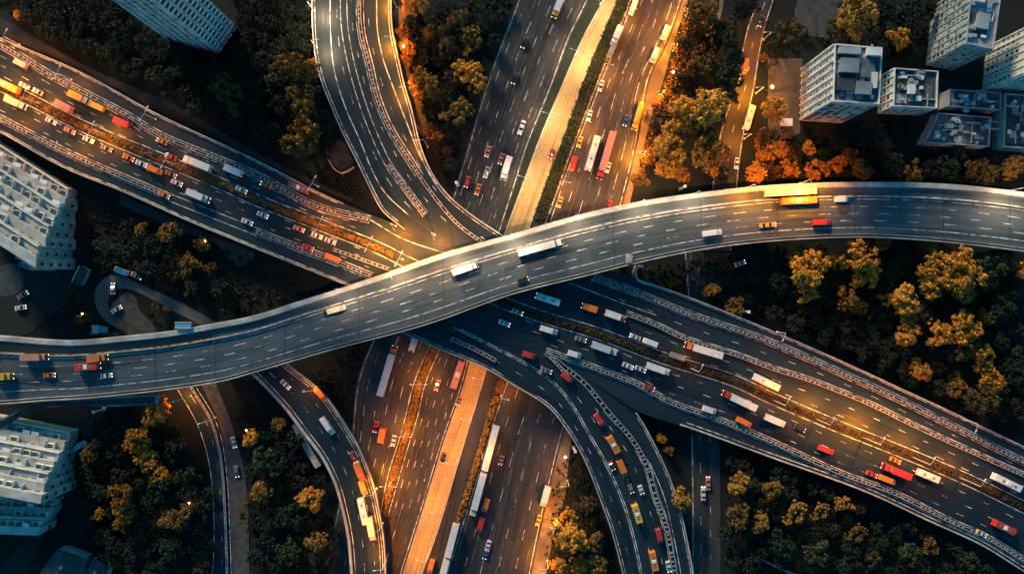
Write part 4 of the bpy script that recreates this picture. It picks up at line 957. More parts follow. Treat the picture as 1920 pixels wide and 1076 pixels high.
def terraces(name, A, B, n_px, tiers, h0, step, label, group, bays=11, seed=1, zref=9):
    """a long stepped block of flats: each storey sets back, with open balconies along its edge"""
    r = random.Random(seed)
    a, b = W(*A, zref), W(*B, zref); a.z = b.z = 0
    nv = W(A[0] + n_px[0], A[1] + n_px[1], zref) - W(*A, zref); nv.z = 0
    c = (a + b) / 2 + nv / 2; root = tag(empty(name, c), label, 'housing block', group)
    a -= c; b -= c; d, _, L = quad_frame(a, b); wv = nv / tiers; w = wv.length; wd = wv.normalized()
    win = MB(); win.box(-0.95, 0.95, -0.05, 0.12, 0, 1.75); fm_ = MB(); fm_.box(-0.34 * L / bays, 0.34 * L / bays, -w * 0.62, -0.05, 0.02, 0.08); flms = [fm_.mesh('balcony_floor', M[q_]) for q_ in ('roof_dark', 'glass', 'roof_dark', 'glass_blue', 'bark')]; wm = win.mesh('window', M['glass'])
    bal = MB()
    bw = L / bays * 0.42; dp = w * 0.55
    bal.box(-bw, bw, -dp, -dp + 0.2, 0.0, 1.0); bal.box(-bw, -bw + 0.2, -dp + 0.2, 0, 0.0, 1.0); bal.box(bw - 0.2, bw, -dp + 0.2, 0, 0.0, 1.0)
    bm_ = bal.mesh('balcony', M['balcony'])
    pt_ = MB(); pt_.box(-0.12, 0.12, -w * 0.8, 0, 0, 2.1); ptm = pt_.mesh('partition', M['balcony'])
    aw = MB(); aw.box(-bw, bw, -dp * 0.75, 0, 0, 0.18); awm = aw.mesh('awning', M['balcony'])
    per = max(1, 95 // tiers)
    for i in range(tiers):
        jog = r.uniform(-0.4, 1.55)
        p = [a + wv * i - d * 0 , b + wv * i + d * jog, b + wv * (i + 1) + d * jog, a + wv * (i + 1)]
        h = h0 + step * i
        m = MB(); m.prism([(v.x, v.y) for v in p], -0.3 + 0.003 * i, h); m.build('storey', M['housing'], root)
        if i == 0: continue
        # riser between terrace i-1 and this storey carries windows; the terrace in front carries balconies
        X0 = Matrix(((d.x, wd.x, 0, 0), (d.y, wd.y, 0, 0), (0, 0, 1, 0), (0, 0, 0, 1)))
        nb = min(bays, per)
        for k in range(nb):
            pos = a + wv * i + d * ((k + 0.5) * L / nb) - wd * 0.03
            z = h0 + step * (i - 1)
            o = link('window', wm, root); o.matrix_local = Matrix.Translation((pos.x, pos.y, z + 0.4)) @ X0
            o.scale = (r.uniform(0.6, 1.15), 1, 1)
            o = link('balcony_floor', r.choice(flms), root); o.matrix_local = Matrix.Translation((pos.x, pos.y, z)) @ X0; o.scale = (r.uniform(0.6, 1.1), r.uniform(0.55, 1.05), 1)
            if r.random() < 0.3: continue
            o = link('partition', ptm, root);  q_ = pos + d * (L / nb / 2); o.matrix_local = Matrix.Translation((q_.x, q_.y, z)) @ X0 @ Matrix.Diagonal((1, r.uniform(0.5, 1.0), r.uniform(0.45, 1.0), 1))
            if r.random() < 0.6:
                o = link('balcony', bm_, root); o.matrix_local = Matrix.Translation((pos.x, pos.y, z)) @ X0
            elif r.random() < 0.6:
                o = link('awning', awm, root); o.matrix_local = Matrix.Translation((pos.x, pos.y, z + 2.3)) @ X0
    # windows down the end wall that faces the road
    for i in range(tiers):
        for st in range(int((h0 + step * i - 1) / 3)):
            pos = b + wv * (i + 0.5) + d * 1.6; X1 = Matrix(((wd.x, d.x, 0, 0), (wd.y, d.y, 0, 0), (0, 0, 1, 0), (0, 0, 0, 1)))
            if st % 2 == i % 2 and len(root.children) < 900:
                o = link('end_window', wm, root); o.matrix_local = Matrix.Translation((pos.x, pos.y, 1.5 + st * 3)) @ X1; o.scale = (0.6, 1.0, 0.8)
    for i in range(1, tiers, 2):   # parapet line along every second terrace
        m = MB(); p, q = a + wv * i - wd * (w - 0.2), b + wv * i - wd * (w - 0.2)
        z = h0 + step * (i - 1); m.ring_loft([[(p.x, p.y, z), (p.x + wd.x * .25, p.y + wd.y * .25, z), (p.x + wd.x * .25, p.y + wd.y * .25, z + .9), (p.x, p.y, z + .9)], [(q.x, q.y, z), (q.x + wd.x * .25, q.y + wd.y * .25, z), (q.x + wd.x * .25, q.y + wd.y * .25, z + .9), (q.x, q.y, z + .9)]])
        m.build('terrace_parapet', M['balcony'], root)
    return root
hb = 'stepped white housing blocks at the left edge'
terraces('housing_block', (-60, 236), (120, 352), (-8, 150), 8, 6, 2.9, 'large stepped white block at the left edge below the motorway', hb, 12, 3)
terraces('housing_block', (-60, 776), (124, 812), (-14, 112), 7, 6, 2.9, 'stepped white block at the left edge below the flyover', hb, 11, 4)
terraces('housing_block', (-60, 935), (92, 940), (-20, 60), 4, 4, 2.4, 'low shadowed stepped block at the bottom left behind the white one', hb, 10, 5)
tower('stair_block', [(82, 500), (104, 508), (136, 462), (112, 450)], 16, 'pale slab-roofed annex at the lower tip of the large stepped block', 'building', [(1, 3, 0, 1.2, 1.4)], 'grey_wall', 'roof_pale', units=[(0.7, 0.3, 1.5, 3, 1.2, 'white_wall')])
def gable_house(pts, h, ridge, label):
    w = [W(x, y, h) for x, y in pts]; c = sum(w, Vector()) / 4; c.z = 0
    root = tag(empty('house', c), label, 'house', 'dark roofed houses at the bottom left'); q = [p - c for p in w]
    m = MB(); m.prism([(p.x * .96, p.y * .96) for p in q], -0.3, h); m.build('wall', M['grey_wall'], root)
    e0, e1 = (q[0] + q[1]) / 2, (q[2] + q[3]) / 2
    r_ = MB(); T = lambda v, z: (v.x, v.y, z)
    r_.face([T(q[0], h), T(e0, h + ridge), T(e1, h + ridge), T(q[3], h)]); r_.face([T(q[1], h), T(q[2], h), T(e1, h + ridge), T(e0, h + ridge)])
    r_.face([T(q[0], h), T(q[1], h), T(e0, h + ridge)]); r_.face([T(q[2], h), T(q[3], h), T(e1, h + ridge)]); r_.face([T(q[3], h), T(q[2], h), T(q[1], h), T(q[0], h)])
    ro = r_.build('roof', M['roof_dark'], root)
    v = MB(); v.box(-0.5, 0.5, -0.5, 0.5, h + ridge * 0.5, h + ridge + 0.8); v.build('chimney', M['roof_pale'], ro)
gable_house([(68, 1082), (148, 1082), (160, 1046), (108, 1028)], 6, 2.0, 'dark roofed house at the bottom edge below the shadowed stepped block')
gable_house([(152, 1085), (196, 1085), (206, 1062), (176, 1044)], 5, 1.6, 'smaller dark roofed house right of its neighbour at the bottom edge')

# small structures
def boxes(name, items, label, cat, mat, group=None, parts=()):
    m = MB()
    for x, y, sx, sy, z0, z1, a in items:
        c = W(x, y, 0); m.box(-sx / 2, sx / 2, -sy / 2, sy / 2, z0, z1, Matrix.Translation((c.x, c.y, 0)) @ Matrix.Rotation(R(a), 4, 'Z'))
    o = tag(m.build(name, M[mat]), label, cat, group)
    return o
bb = tag(empty('billboard', W(371, 606, 0)), 'bright blue billboard standing just above the flyover on the left', 'billboard')
m = MB(); m.box(-2.9, 2.9, -1.0, 0.9, 14.0, 14.5); m.build('panel', M['blue_panel'], bb); m = MB(); m.box(-3.0, 3.0, -1.15, -1.0, 13.9, 14.7); m.box(-3.0, 3.0, 0.9, 1.05, 13.9, 14.7); m.build('frame', M['white_metal'], bb)
for s in (-1.6, 1.6):
    m = MB(); m.tube([(s, 0, -0.2), (s, 0, 14.0)], 0.2, 8); m.build('post', M['metal'], bb)
kk = tag(empty('kiosk', W(203, 618, 0)), 'small pale kiosk with blue canopy above the flyover near the dirt loop', 'kiosk')
for nm, mt, bxs in (('wall', 'crane', [(-4.4, -2.0, -1.0, 1.6, -0.2, 3)]), ('roof', 'parapet', [(-4.6, -1.8, -1.2, 1.8, 3, 3.3)]), ('canopy', 'blue_panel', [(-1.7, 1.0, -1.0, 1.2, 2.6, 2.8)]), ('deck', 'pad', [(-7, 4, -2.2, -1.05, -0.2, 0.5)])):
    m = MB()
    for b_ in bxs: m.box(*b_)
    m.build(nm, M[mt], kk)
cc = tag(empty('container', W(158, 517, 0), R(64)), 'dark shed with pale edge beside the dirt loop', 'shed')
m = MB(); m.box(-3.2, 3.2, -1.6, 1.6, -0.2, 2.8); m.build('wall', M['grey_wall'], cc); m = MB(); m.box(-3.3, 3.3, -1.7, 1.7, 2.8, 3.0); m.build('roof', M['roof_dark'], cc); m = MB(); m.box(-3.3, 3.3, 1.72, 2.0, 2.7, 3.1); m.build('gutter', M['white_metal'], cc)
gt = tag(empty('guard_house', W(1472, 232, 0)), 'small white hut beside the forecourt left of the tall tower', 'hut')
m = MB(); m.box(-1.6, 1.6, -1.1, 1.1, -0.1, 2.6); m.build('wall', M['white_wall'], gt); m = MB(); m.box(-1.9, 1.9, -1.4, 1.4, 2.6, 2.85); m.build('roof', M['white_metal'], gt); m = MB(); m.box(-0.8, 0.8, -1.14, -1.1, 1.0, 2.0); m.build('window', M['glass'], gt)
wl = MB(); wl.sweep(Path([(613, 258), (616, 300), (640, 326), (664, 314)]), [(-0.25, -0.2), (-0.25, 1.0), (0.25, 1.0), (0.25, -0.2)]); tag(wl.build('retaining_wall', M['parapet']), 'low pale wall around the small paved pad under the top ramp', 'wall')
wl = MB(); wl.sweep(Path([(1191, 498), (1186, 522), (1230, 540)]), [(-0.3, -0.2), (-0.3, 7.8), (0.3, 7.8), (0.3, -0.2)]); tag(wl.build('retaining_wall', M['parapet']), 'pale end wall under the flyover where the right motorway begins', 'wall')
wl = MB(); wl.sweep(Path([(556, 792), (580, 838), (600, 872)]), [(-1.2, -0.2), (-1.2, 3.0), (1.2, 3.0), (1.2, -0.2)]); tag(wl.build('retaining_wall', M['concrete']), 'grey abutment wall hugging the left side of the lower left ramp', 'wall')
wl = MB(); wl.sweep(Path([(1408, 1036), (1450, 1058), (1500, 1080)]), [(-0.3, -0.2), (-0.3, 1.5), (0.3, 1.5), (0.3, -0.2)]); tag(wl.build('retaining_wall', M['roof_pale']), 'pale straight wall at the bottom edge in the lower right wood', 'wall')

# ------------------------------------------------------------------ vehicles
VM = {}
def vmesh(key, fn):
    if key not in VM: VM[key] = fn()
    return VM[key]

def section(x, y, z0, z1, c=0.12):
    return [(x, -y, z0), (x, -y, z1 - c), (x, -y + c, z1), (x, y - c, z1), (x, y, z1 - c), (x, y, z0)]

def wheel_mesh(r, w):
    m = MB(); n = 12
    a = [(r * math.cos(2 * math.pi * k / n), -w / 2, r * math.sin(2 * math.pi * k / n)) for k in range(n)]; b = [(p[0], w / 2, p[2]) for p in a]
    m.ring_loft([a, b]); return m.mesh('wheel', M['rubber'])
def small_box(name, mat, sx, sy, sz):
    m = MB(); m.box(-sx / 2, sx / 2, -sy / 2, sy / 2, -sz / 2, sz / 2); return m.mesh(name, M[mat])

def car_parts(color, L=4.5, Wd=1.74, Ht=1.45, van=False):
    P = []; h = L / 2; w = Wd / 2; pm = M['p_' + color]
    m = MB()
    if van:
        m.ring_loft([section(-h, w * .96, .35, Ht * .93), section(-h + .15, w, .3, Ht), section(h * .45, w, .3, Ht), section(h * .62, w, .3, Ht * .86), section(h * .68, w, .3, 1.2), section(h * .93, w * .97, .3, 1.0), section(h, w * .85, .35, .8)])
        P.append(('body', m.mesh('body', pm), [(0, 0, 0)]))
        g_ = MB(); y = w * .86
        g_.ring_loft([[(h * .47, -y, Ht + .012), (h * .47, y, Ht + .012), (h * .40, y, Ht - .02), (h * .40, -y, Ht - .02)], [(h * .70, -y * 1.05, 1.24), (h * .70, y * 1.05, 1.24), (h * .60, y, 1.1), (h * .60, -y, 1.1)]])
        P.append(('windscreen', g_.mesh('windscreen', M['glass']), [(0, 0, 0)]))
        s_ = MB(); s_.box(-h * .2, h * .5, -w - .01, w + .01, 1.25, Ht - .25); P.append(('side_window', s_.mesh('side_window', M['glass']), [(0, 0, 0)]))
    else:
        m.ring_loft([section(-h, w * .86, .4, .85), section(-h + .25, w * .97, .28, .98), section(-h * .45, w, .28, 1.0), section(h * .3, w, .28, .98), section(h * .75, w * .97, .28, .88), section(h * .97, w * .85, .3, .72), section(h, w * .7, .38, .6)])
        y = w * .74; m.box(-h * .36, h * .08, -y, y, Ht - .10, Ht)          # roof panel
        for sy in (-1, 1): m.box(-h * .22, -h * .16, sy * (y + .05) - .05, sy * (y + .05) + .05, .95, Ht - .08)
        P.append(('body', m.mesh('body', pm), [(0, 0, 0)]))
        g_ = MB(); a = [(-h * .68, -w * .86, .97), (h * .42, -w * .88, .96), (h * .42, w * .88, .96), (-h * .68, w * .86, .97)]
        b = [(-h * .38, -y * .98, Ht - .08), (h * .10, -y * .98, Ht - .08), (h * .10, y * .98, Ht - .08), (-h * .38, y * .98, Ht - .08)]
        g_.ring_loft([a, b]); P.append(('window', g_.mesh('window', M['glass']), [(0, 0, 0)]))
    P.append(('wheel', vmesh('wh', lambda: wheel_mesh(.33, .24)), [(sx * h * .62, sy * (w - .1), .33) for sx in (-1, 1) for sy in (-1, 1)]))
    P.append(('headlight', vmesh('hl', lambda: small_box('headlight', 'headlight', .30, .38, .16)), [(h - .16, sy * w * .62, .68) for sy in (-1, 1)]))
    P.append(('tail_light', vmesh('tl', lambda: small_box('tail_light', 'taillight', .22, .36, .18)), [(-h + .06, sy * w * .66, .80) for sy in (-1, 1)]))
    return P

def lorry_parts(color, cargo, L=7.5, Wd=2.35, Ht=3.3, tank=False):
    P = []; h = L / 2; w = Wd / 2; cl = 1.9
    m = MB(); m.ring_loft([section(h - cl, w * .95, .5, 2.35), section(h - .55, w * .95, .5, 2.4), section(h - .12, w * .93, .5, 1.6), section(h, w * .9, .55, 1.1)])
    P.append(('cab', m.mesh('cab', M['p_' + color]), [(0, 0, 0)]))
    g_ = MB(); y = w * .84; g_.ring_loft([[(h - .58, -y, 2.42), (h - .58, y, 2.42), (h - .68, y, 2.3), (h - .68, -y, 2.3)], [(h - .08, -y, 1.62), (h - .08, y, 1.62), (h - .2, y, 1.5), (h - .2, -y, 1.5)]])
    P.append(('windscreen', g_.mesh('windscreen', M['glass']), [(0, 0, 0)]))
    c = MB()
    if tank:
        n = 12; rr = 1.15
        rings = []
        for x, k in ((-h, .55), (-h + .35, .92), (-h + .9, 1), (h - cl - 1.1, 1), (h - cl - .5, .92), (h - cl - .2, .55)):
            rings.append([(x, rr * k * math.cos(2 * math.pi * i / n), 1.85 + rr * k * math.sin(2 * math.pi * i / n)) for i in range(n)])
        c.ring_loft(rings); c.box(-h + 1, h - cl - 1.2, -.22, .22, 2.95, 3.1)
        P.append(('tank', c.mesh('tank', M['p_' + cargo]), [(0, 0, 0)]))
    else:
        c.box(-h, h - cl - .15, -w, w, .95, Ht); nr = max(2, int((L - cl) / 1.1))
        for k in range(nr): 
            x = -h + .2 + k * (L - cl - .55) / (nr - 1); c.box(x - .05, x + .05, -w - .03, w + .03, 1.0, Ht + .035)
        P.append(('cargo_box', c.mesh('cargo_box', M['p_' + cargo]), [(0, 0, 0)]))
    f = MB(); f.box(-h + .05, h - .3, -w * .45, w * .45, .5, .95); P.append(('chassis', f.mesh('chassis', M['chassis']), [(0, 0, 0)]))
    P.append(('wheel', vmesh('whl', lambda: wheel_mesh(.48, .32)), [(x, sy * (w - .18), .48) for x in (h - 1.1, -h + 1.6) for sy in (-1, 1)]))
    P.append(('headlight', vmesh('hll', lambda: small_box('headlight', 'headlight', .26, .42, .22)), [(h - .06, sy * w * .68, .85) for sy in (-1, 1)]))
    P.append(('tail_light', vmesh('tll', lambda: small_box('tail_light', 'taillight', .16, .4, .25)), [(-h - .04, sy * w * .7, .95) for sy in (-1, 1)]))
    return P

def semi_parts(color, cargo, L=15.5, double=False):
    P = []; h = L / 2; w = 1.25; cl = 2.3
    m = MB(); m.ring_loft([section(h - cl, w * .95, .6, 2.9), section(h - .6, w * .95, .6, 2.95), section(h - .12, w * .93, .6, 1.8), section(h, w * .88, .6, 1.2)])
    P.append(('cab', m.mesh('cab', M['p_' + color]), [(0, 0, 0)]))
    g_ = MB(); y = w * .84; g_.ring_loft([[(h - .62, -y, 2.98), (h - .62, y, 2.98), (h - .75, y, 2.8), (h - .75, -y, 2.8)], [(h - .06, -y, 1.85), (h - .06, y, 1.85), (h - .2, y, 1.7), (h - .2, -y, 1.7)]])
    P.append(('windscreen', g_.mesh('windscreen', M['glass']), [(0, 0, 0)]))
    segs = [(-h, h - cl - .7)] if not double else [(-h, -.5), (.5, h - cl - .7)]
    for a, b in segs:
        c = MB(); c.box(a, b, -w, w, 1.05, 3.8); nr = int((b - a) / 1.25)
        for k in range(nr + 1):
            x = a + .1 + k * (b - a - .2) / nr; c.box(x - .05, x + .05, -w - .03, w + .03, 1.1, 3.84)
        P.append(('trailer', c.mesh('trailer', M['p_' + cargo]), [(0, 0, 0)]))
    ru = MB(); ru.box(h - cl - .68, h - cl - .3, -w * .7, w * .7, 1.9, 3.5); P.append(('cooling_unit', ru.mesh('cooling_unit', M['metal']), [(0, 0, 0)]))
    f = MB(); f.box(-h + .1, h - .4, -w * .4, w * .4, .6, 1.05); P.append(('chassis', f.mesh('chassis', M['chassis']), [(0, 0, 0)]))
    P.append(('wheel', vmesh('whl', lambda: wheel_mesh(.48, .32)), [(x, sy * (w - .18), .48) for x in (h - 1.2, h - 4.2, -h + 2.6, -h + 1.3) for sy in (-1, 1)]))
    P.append(('headlight', vmesh('hll', lambda: small_box('headlight', 'headlight', .26, .42, .22)), [(h - .06, sy * w * .68, .95) for sy in (-1, 1)]))
    P.append(('tail_light', vmesh('tll', lambda: small_box('tail_light', 'taillight', .16, .4, .25)), [(-h - .04, sy * w * .7, 1.1) for sy in (-1, 1)]))
    return P

def bus_parts(color, L=11.0):
    P = []; h = L / 2; w = 1.25
    m = MB(); m.ring_loft([section(-h, w * .93, .45, 2.8), section(-h + .2, w, .35, 3.05), section(h - .5, w, .35, 3.05), section(h - .1, w * .96, .4, 2.5), section(h, w * .9, .45, 1.3)])
    P.append(('body', m.mesh('body', M['p_' + color]), [(0, 0, 0)]))
    g_ = MB(); g_.box(-h + .5, h - .9, -w - .012, w + .012, 1.4, 2.45); P.append(('side_window', g_.mesh('side_window', M['glass']), [(0, 0, 0)]))
    g2 = MB(); y = w * .86; g2.ring_loft([[(h - .42, -y, 3.0), (h - .42, y, 3.0), (h - .6, y, 2.9), (h - .6, -y, 2.9)], [(h + .0, -y, 1.5), (h + .0, y, 1.5), (h - .2, y, 1.4), (h - .2, -y, 1.4)]]); P.append(('windscreen', g2.mesh('windscreen', M['glass']), [(0, 0, 0)]))
    P.append(('roof_hatch', vmesh('hatch', lambda: small_box('roof_hatch', 'metal', .9, .8, .16)), [(-h * .5, 0, 3.1), (h * .35, 0, 3.1)]))
    ac = MB(); ac.box(-h * .22, h * .12, -.8, .8, 3.03, 3.28, None, .1); P.append(('air_conditioner', ac.mesh('air_conditioner', M['white_metal']), [(0, 0, 0)]))
    P.append(('wheel', vmesh('whl', lambda: wheel_mesh(.48, .32)), [(x, sy * (w - .15), .48) for x in (h - 2.3, -h + 2.6) for sy in (-1, 1)]))
    P.append(('headlight', vmesh('hll', lambda: small_box('headlight', 'headlight', .26, .42, .22)), [(h - .06, sy * w * .7, .9) for sy in (-1, 1)]))
    P.append(('tail_light', vmesh('tll', lambda: small_box('tail_light', 'taillight', .16, .4, .25)), [(-h - .04, sy * w * .7, 1.0) for sy in (-1, 1)]))
    return P

KIND = {'car': ('car', 'car', 4.2), 'van': ('van', 'van', 5.6), 'truck': ('box_truck', 'box truck', 7.5), 'semi': ('articulated_lorry', 'articulated lorry', 15.5), 'bus': ('bus', 'bus', 11.0), 'tanker': ('tanker_truck', 'tanker', 9.5), 'train': ('road_train', 'double-trailer lorry', 34.0)}
def vehicle(x, y, kind, color, guide, sgn, place, group, zadd=0.0, L=None, cargo=None, axis='x', ang=None):
    nm, word, L0 = KIND[kind]; L = L or L0; cargo = cargo or ('white' if kind in ('truck', 'semi') else color)
    key = (kind, color, cargo, round(L, 1))
    def mk_():
        if kind == 'car': return car_parts(color, L)
        if kind == 'van': return car_parts(color, L, 2.0, 2.25, True)
        if kind == 'truck': return lorry_parts(color, cargo, L)
        if kind == 'tanker': return lorry_parts(color, cargo, L, tank=True)
        if kind == 'semi': return semi_parts(color, cargo, L)
        if kind == 'train': return semi_parts(color, cargo, L, True)
        return bus_parts(color, L)
    parts = vmesh(key, mk_)
    if guide is None: z, a = zadd, R(ang)
    else:
        for _ in range(2):
            w = W(x, y, 0 if _ == 0 else z + 1.0); s, z, T = guide.nearest(w.x, w.y)
        a = math.atan2(T[1] * sgn, T[0] * sgn); z += zadd
    w = W(x, y, z + 1.0)
    root = empty(nm, (w.x, w.y, z + 0.005), a)
    tag(root, None, {'semi': 'lorry', 'truck': 'truck', 'tanker': 'tanker', 'train': 'lorry'}.get(kind, kind), group)
    for pn, me, spots in parts:
        for p in spots:
            o = link(pn, me, root); o.location = p
    desc = f'{color} {word}' if kind in ('car', 'van', 'bus') or color == cargo else f'{word} with {color} cab and {cargo} body'
    register(root, desc, place, x, y, axis)

def fleet(items, guide, sgn, place, group, zadd=0.0, axis='x'):
    for it in items:
        x, y, kind, color = it[:4]; kw = it[4] if len(it) > 4 else {}
        kw = dict(kw); s = kw.pop('flip', 1) * sgn
        vehicle(x, y, kind, color, guide, s, place, group, zadd, axis=axis, **kw)

M3 = mix(U3, L3, 0.55)
fleet([(631, 580, 'van', 'cream', dict(L=7.0)), (872, 504, 'truck', 'white', dict(L=9.5)), (1013, 464, 'semi', 'white', dict(L=16.5)), (1335, 437, 'van', 'white', dict(L=7.2)), (1440, 422, 'car', 'yellow', dict(L=6.0)), (1541, 417, 'van', 'red', dict(L=6.6)),
       (1482, 361, 'semi', 'cream', dict(cargo='cream', L=19)), (1497, 377, 'bus', 'orange', dict(L=13)), (1578, 374, 'van', 'white', dict(L=5)), (67, 669, 'truck', 'pink', dict(cargo='pink', L=9)), (185, 671, 'truck', 'orange', dict(cargo='orange', L=6.6)), (166, 687, 'bus', 'red', dict(L=8.6)),
       (92, 703, 'car', 'orange'), (199, 704, 'car', 'white'), (8, 705, 'truck', 'yellow', dict(cargo='yellow', L=6.5)), (980, 525, 'car', 'black')], M3, 1, 'on the flyover', 'traffic on the flyover')
fleet([(38, 119, 'van', 'cream'), (12, 160, 'bus', 'yellow'), (45, 161, 'car', 'white'), (70, 172, 'car', 'cream'), (150, 184, 'truck', 'white', dict(cargo='yellow', flip=-1)), (180, 199, 'van', 'yellow', dict(L=6.5)), (229, 230, 'truck', 'red', dict(cargo='red', L=7)), (303, 265, 'car', 'orange'), (371, 307, 'semi', 'white', dict(L=11)), (437, 320, 'truck', 'white'),
       (320, 294, 'car', 'red'), (498, 347, 'car', 'orange'), (560, 352, 'bus', 'brown', dict(L=8)), (120, 199, 'truck', 'pink', dict(cargo='pink'))], HP, -1, 'on the upper left carriageway', 'traffic on the upper left carriageway')
fleet([(32, 194, 'truck', 'white', dict(cargo='cream')), (95, 227, 'car', 'white'), (130, 245, 'car', 'pink'), (165, 262, 'car', 'white'), (199, 278, 'car', 'grey'), (240, 296, 'car', 'orange'), (264, 307, 'car', 'white'), (290, 319, 'van', 'orange'), (320, 327, 'car', 'brown'), (331, 343, 'car', 'silver'),
       (373, 368, 'truck', 'white', dict(L=8.4)), (452, 356, 'car', 'white'), (463, 416, 'car', 'white'), (307, 366, 'car', 'orange'), (492, 403, 'car', 'white'), (560, 429, 'car', 'pink'), (594, 442, 'car', 'white'), (619, 452, 'car', 'silver'), (577, 464, 'car', 'red'), (624, 484, 'van', 'orange')], HP, 1, 'on the lower left carriageway', 'traffic on the lower left carriageway')
fleet([(1027, 561, 'bus', 'white', dict(L=9)), (1105, 577, 'truck', 'orange', dict(cargo='orange', L=5.6)), (1154, 592, 'truck', 'orange', dict(cargo='white', L=7.8, flip=-1)), (1191, 632, 'car', 'silver'), (1219, 642, 'van', 'white'), (1318, 656, 'semi', 'orange', dict(cargo='white', L=14)), (1436, 716, 'bus', 'white', dict(L=10)), (1885, 903, 'bus', 'white', dict(L=11)), (1270, 668, 'van', 'grey')],
      HP, -1, 'on the upper right carriageway', 'traffic on the upper right carriageway')
fleet([(1029, 619, 'van', 'white', dict(L=6.6)), (1089, 636, 'car', 'grey'), (1077, 664, 'van', 'white', dict(L=5)), (1134, 653, 'semi', 'silver', dict(cargo='silver', L=10)), (1234, 691, 'truck', 'white', dict(L=9)), (1177, 686, 'car', 'white'), (1201, 692, 'car', 'silver'), (993, 666, 'van', 'red', dict(L=5)), (946, 606, 'car', 'white'), (1024, 695, 'car', 'grey'),
       (1330, 768, 'van', 'white', dict(L=5.2)), (1395, 791, 'van', 'orange', dict(L=6)), (1385, 750, 'semi', 'red', dict(cargo='white', L=13, flip=-1)), (1453, 788, 'truck', 'white', dict(L=8)), (1549, 843, 'van', 'red', dict(L=6)), (1679, 863, 'car', 'orange'), (1678, 882, 'semi', 'red', dict(cargo='red', L=10.5, flip=-1)), (1664, 899, 'van', 'orange', dict(L=6.6)), (1635, 889, 'car', 'red'), (1739, 891, 'bus', 'white', dict(L=8.4)),
       (1881, 987, 'bus', 'red', dict(L=8.6)), (1500, 803, 'car', 'black'), (1841, 1000, 'car', 'cream'), (1217, 727, 'car', 'red'), (970, 585, 'car', 'silver')], HP, 1, 'on the lower right carriageway', 'traffic on the lower right carriageway')
M5 = mix(L5, R5, 0.5)
fleet([(1064, 708, 'van', 'red', dict(L=4.8)), (1124, 787, 'van', 'red', dict(L=5.4)), (1150, 833, 'bus', 'orange', dict(L=7)), (1167, 878, 'truck', 'orange', dict(cargo='orange', L=6.6)), (1194, 962, 'bus', 'yellow', dict(L=7.2)), (1236, 1004, 'van', 'red', dict(L=5.6)), (1225, 1050, 'bus', 'orange', dict(L=7.4)), (1147, 873, 'car', 'black', dict(L=3.4)), (1202, 918, 'car', 'white', dict(L=3.4)), (1254, 1062, 'car', 'white'), (1183, 916, 'car', 'grey', dict(L=3.4))],
      M5, 1, 'on the lower right ramp', 'traffic on the lower right ramp', 0, 'y')
M6 = mix(L6, R6, 0.5)
fleet([(614, 798, 'van', 'white', dict(L=7.4)), (535, 721, 'car', 'white'), (662, 857, 'car', 'red'), (676, 884, 'truck', 'orange', dict(cargo='orange')), (681, 914, 'van', 'yellow'), (682, 957, 'bus', 'white', dict(L=10)), (697, 990, 'truck', 'cream', dict(cargo='cream', L=9)), (601, 738, 'van', 'orange', dict(L=6.5))], M6, 1, 'on the lower left ramp', 'traffic on the lower left ramp', 0, 'y')
M1a = mix(A1, B1, 0.5)
fleet([(1045, 17, 'truck', 'yellow', dict(L=7)), (978, 239, 'car', 'white', dict(L=5.4)), (983, 80, 'car', 'black'), (965, 147, 'car', 'black'), (949, 316, 'truck', 'white', dict(L=9)), (940, 298, 'car', 'pink'), (915, 284, 'car', 'pink'), (896, 355, 'car', 'orange'), (912, 323, 'car', 'silver'), (876, 341, 'car', 'red')], M1a, 1, 'on the upper motorway left of the busway', 'traffic on the upper motorway, left side', 0.03, 'y')
M1b = mix(F1, G1, 0.5)
fleet([(1187, 15, 'van', 'white'), (1156, 68, 'truck', 'white', dict(L=7)), (1147, 95, 'van', 'grey'), (1127, 161, 'car', 'silver'), (1105, 217, 'car', 'white'), (1087, 266, 'car', 'yellow'), (1075, 307, 'van', 'red'), (1111, 288, 'bus', 'white', dict(L=13)), (1136, 292, 'semi', 'red', dict(cargo='pink', L=18)), (1140, 314, 'car', 'white', dict(L=4)), (1196, 218, 'tanker', 'yellow', dict(L=10.5)), (1174, 226, 'car', 'blue'), (1227, 104, 'van', 'white', dict(L=5.6)), (1247, 62, 'van', 'white', dict(L=5.4)), (1050, 379, 'car', 'yellow'), (1142, 386, 'car', 'red')],
      M1b, 1, 'on the upper motorway right of the busway', 'traffic on the upper motorway, right side', 0.03, 'y')
fleet([(1034, 288, 'car', 'red', dict(L=3.8)), (860, 752, 'car', 'grey', dict(L=3.2)), (831, 858, 'car', 'black', dict(L=4))], mix(C1, D1, 0.5), 1, 'on the pale busway', 'traffic on the busway', 0.13, 'y')
fleet([(1403, 221, 'bus', 'white', dict(L=9)), (1382, 306, 'car', 'white'), (1397, 125, 'van', 'orange'), (1427, 40, 'car', 'black')], mix(L9, R9, 0.5), 1, 'on the avenue by the tall tower', 'traffic on the avenue', 0.04, 'y')
fleet([(1319, 925, 'car', 'white', dict(L=5.2)), (1328, 906, 'car', 'pink', dict(L=5))], mix(L8, R8, 0.5), -1, 'on the side road at lower right', 'traffic on the side road', 0.035, 'y')
ML = mix(A1.sub(0.5, 1), B1.sub(0.5, 1), 0.5)
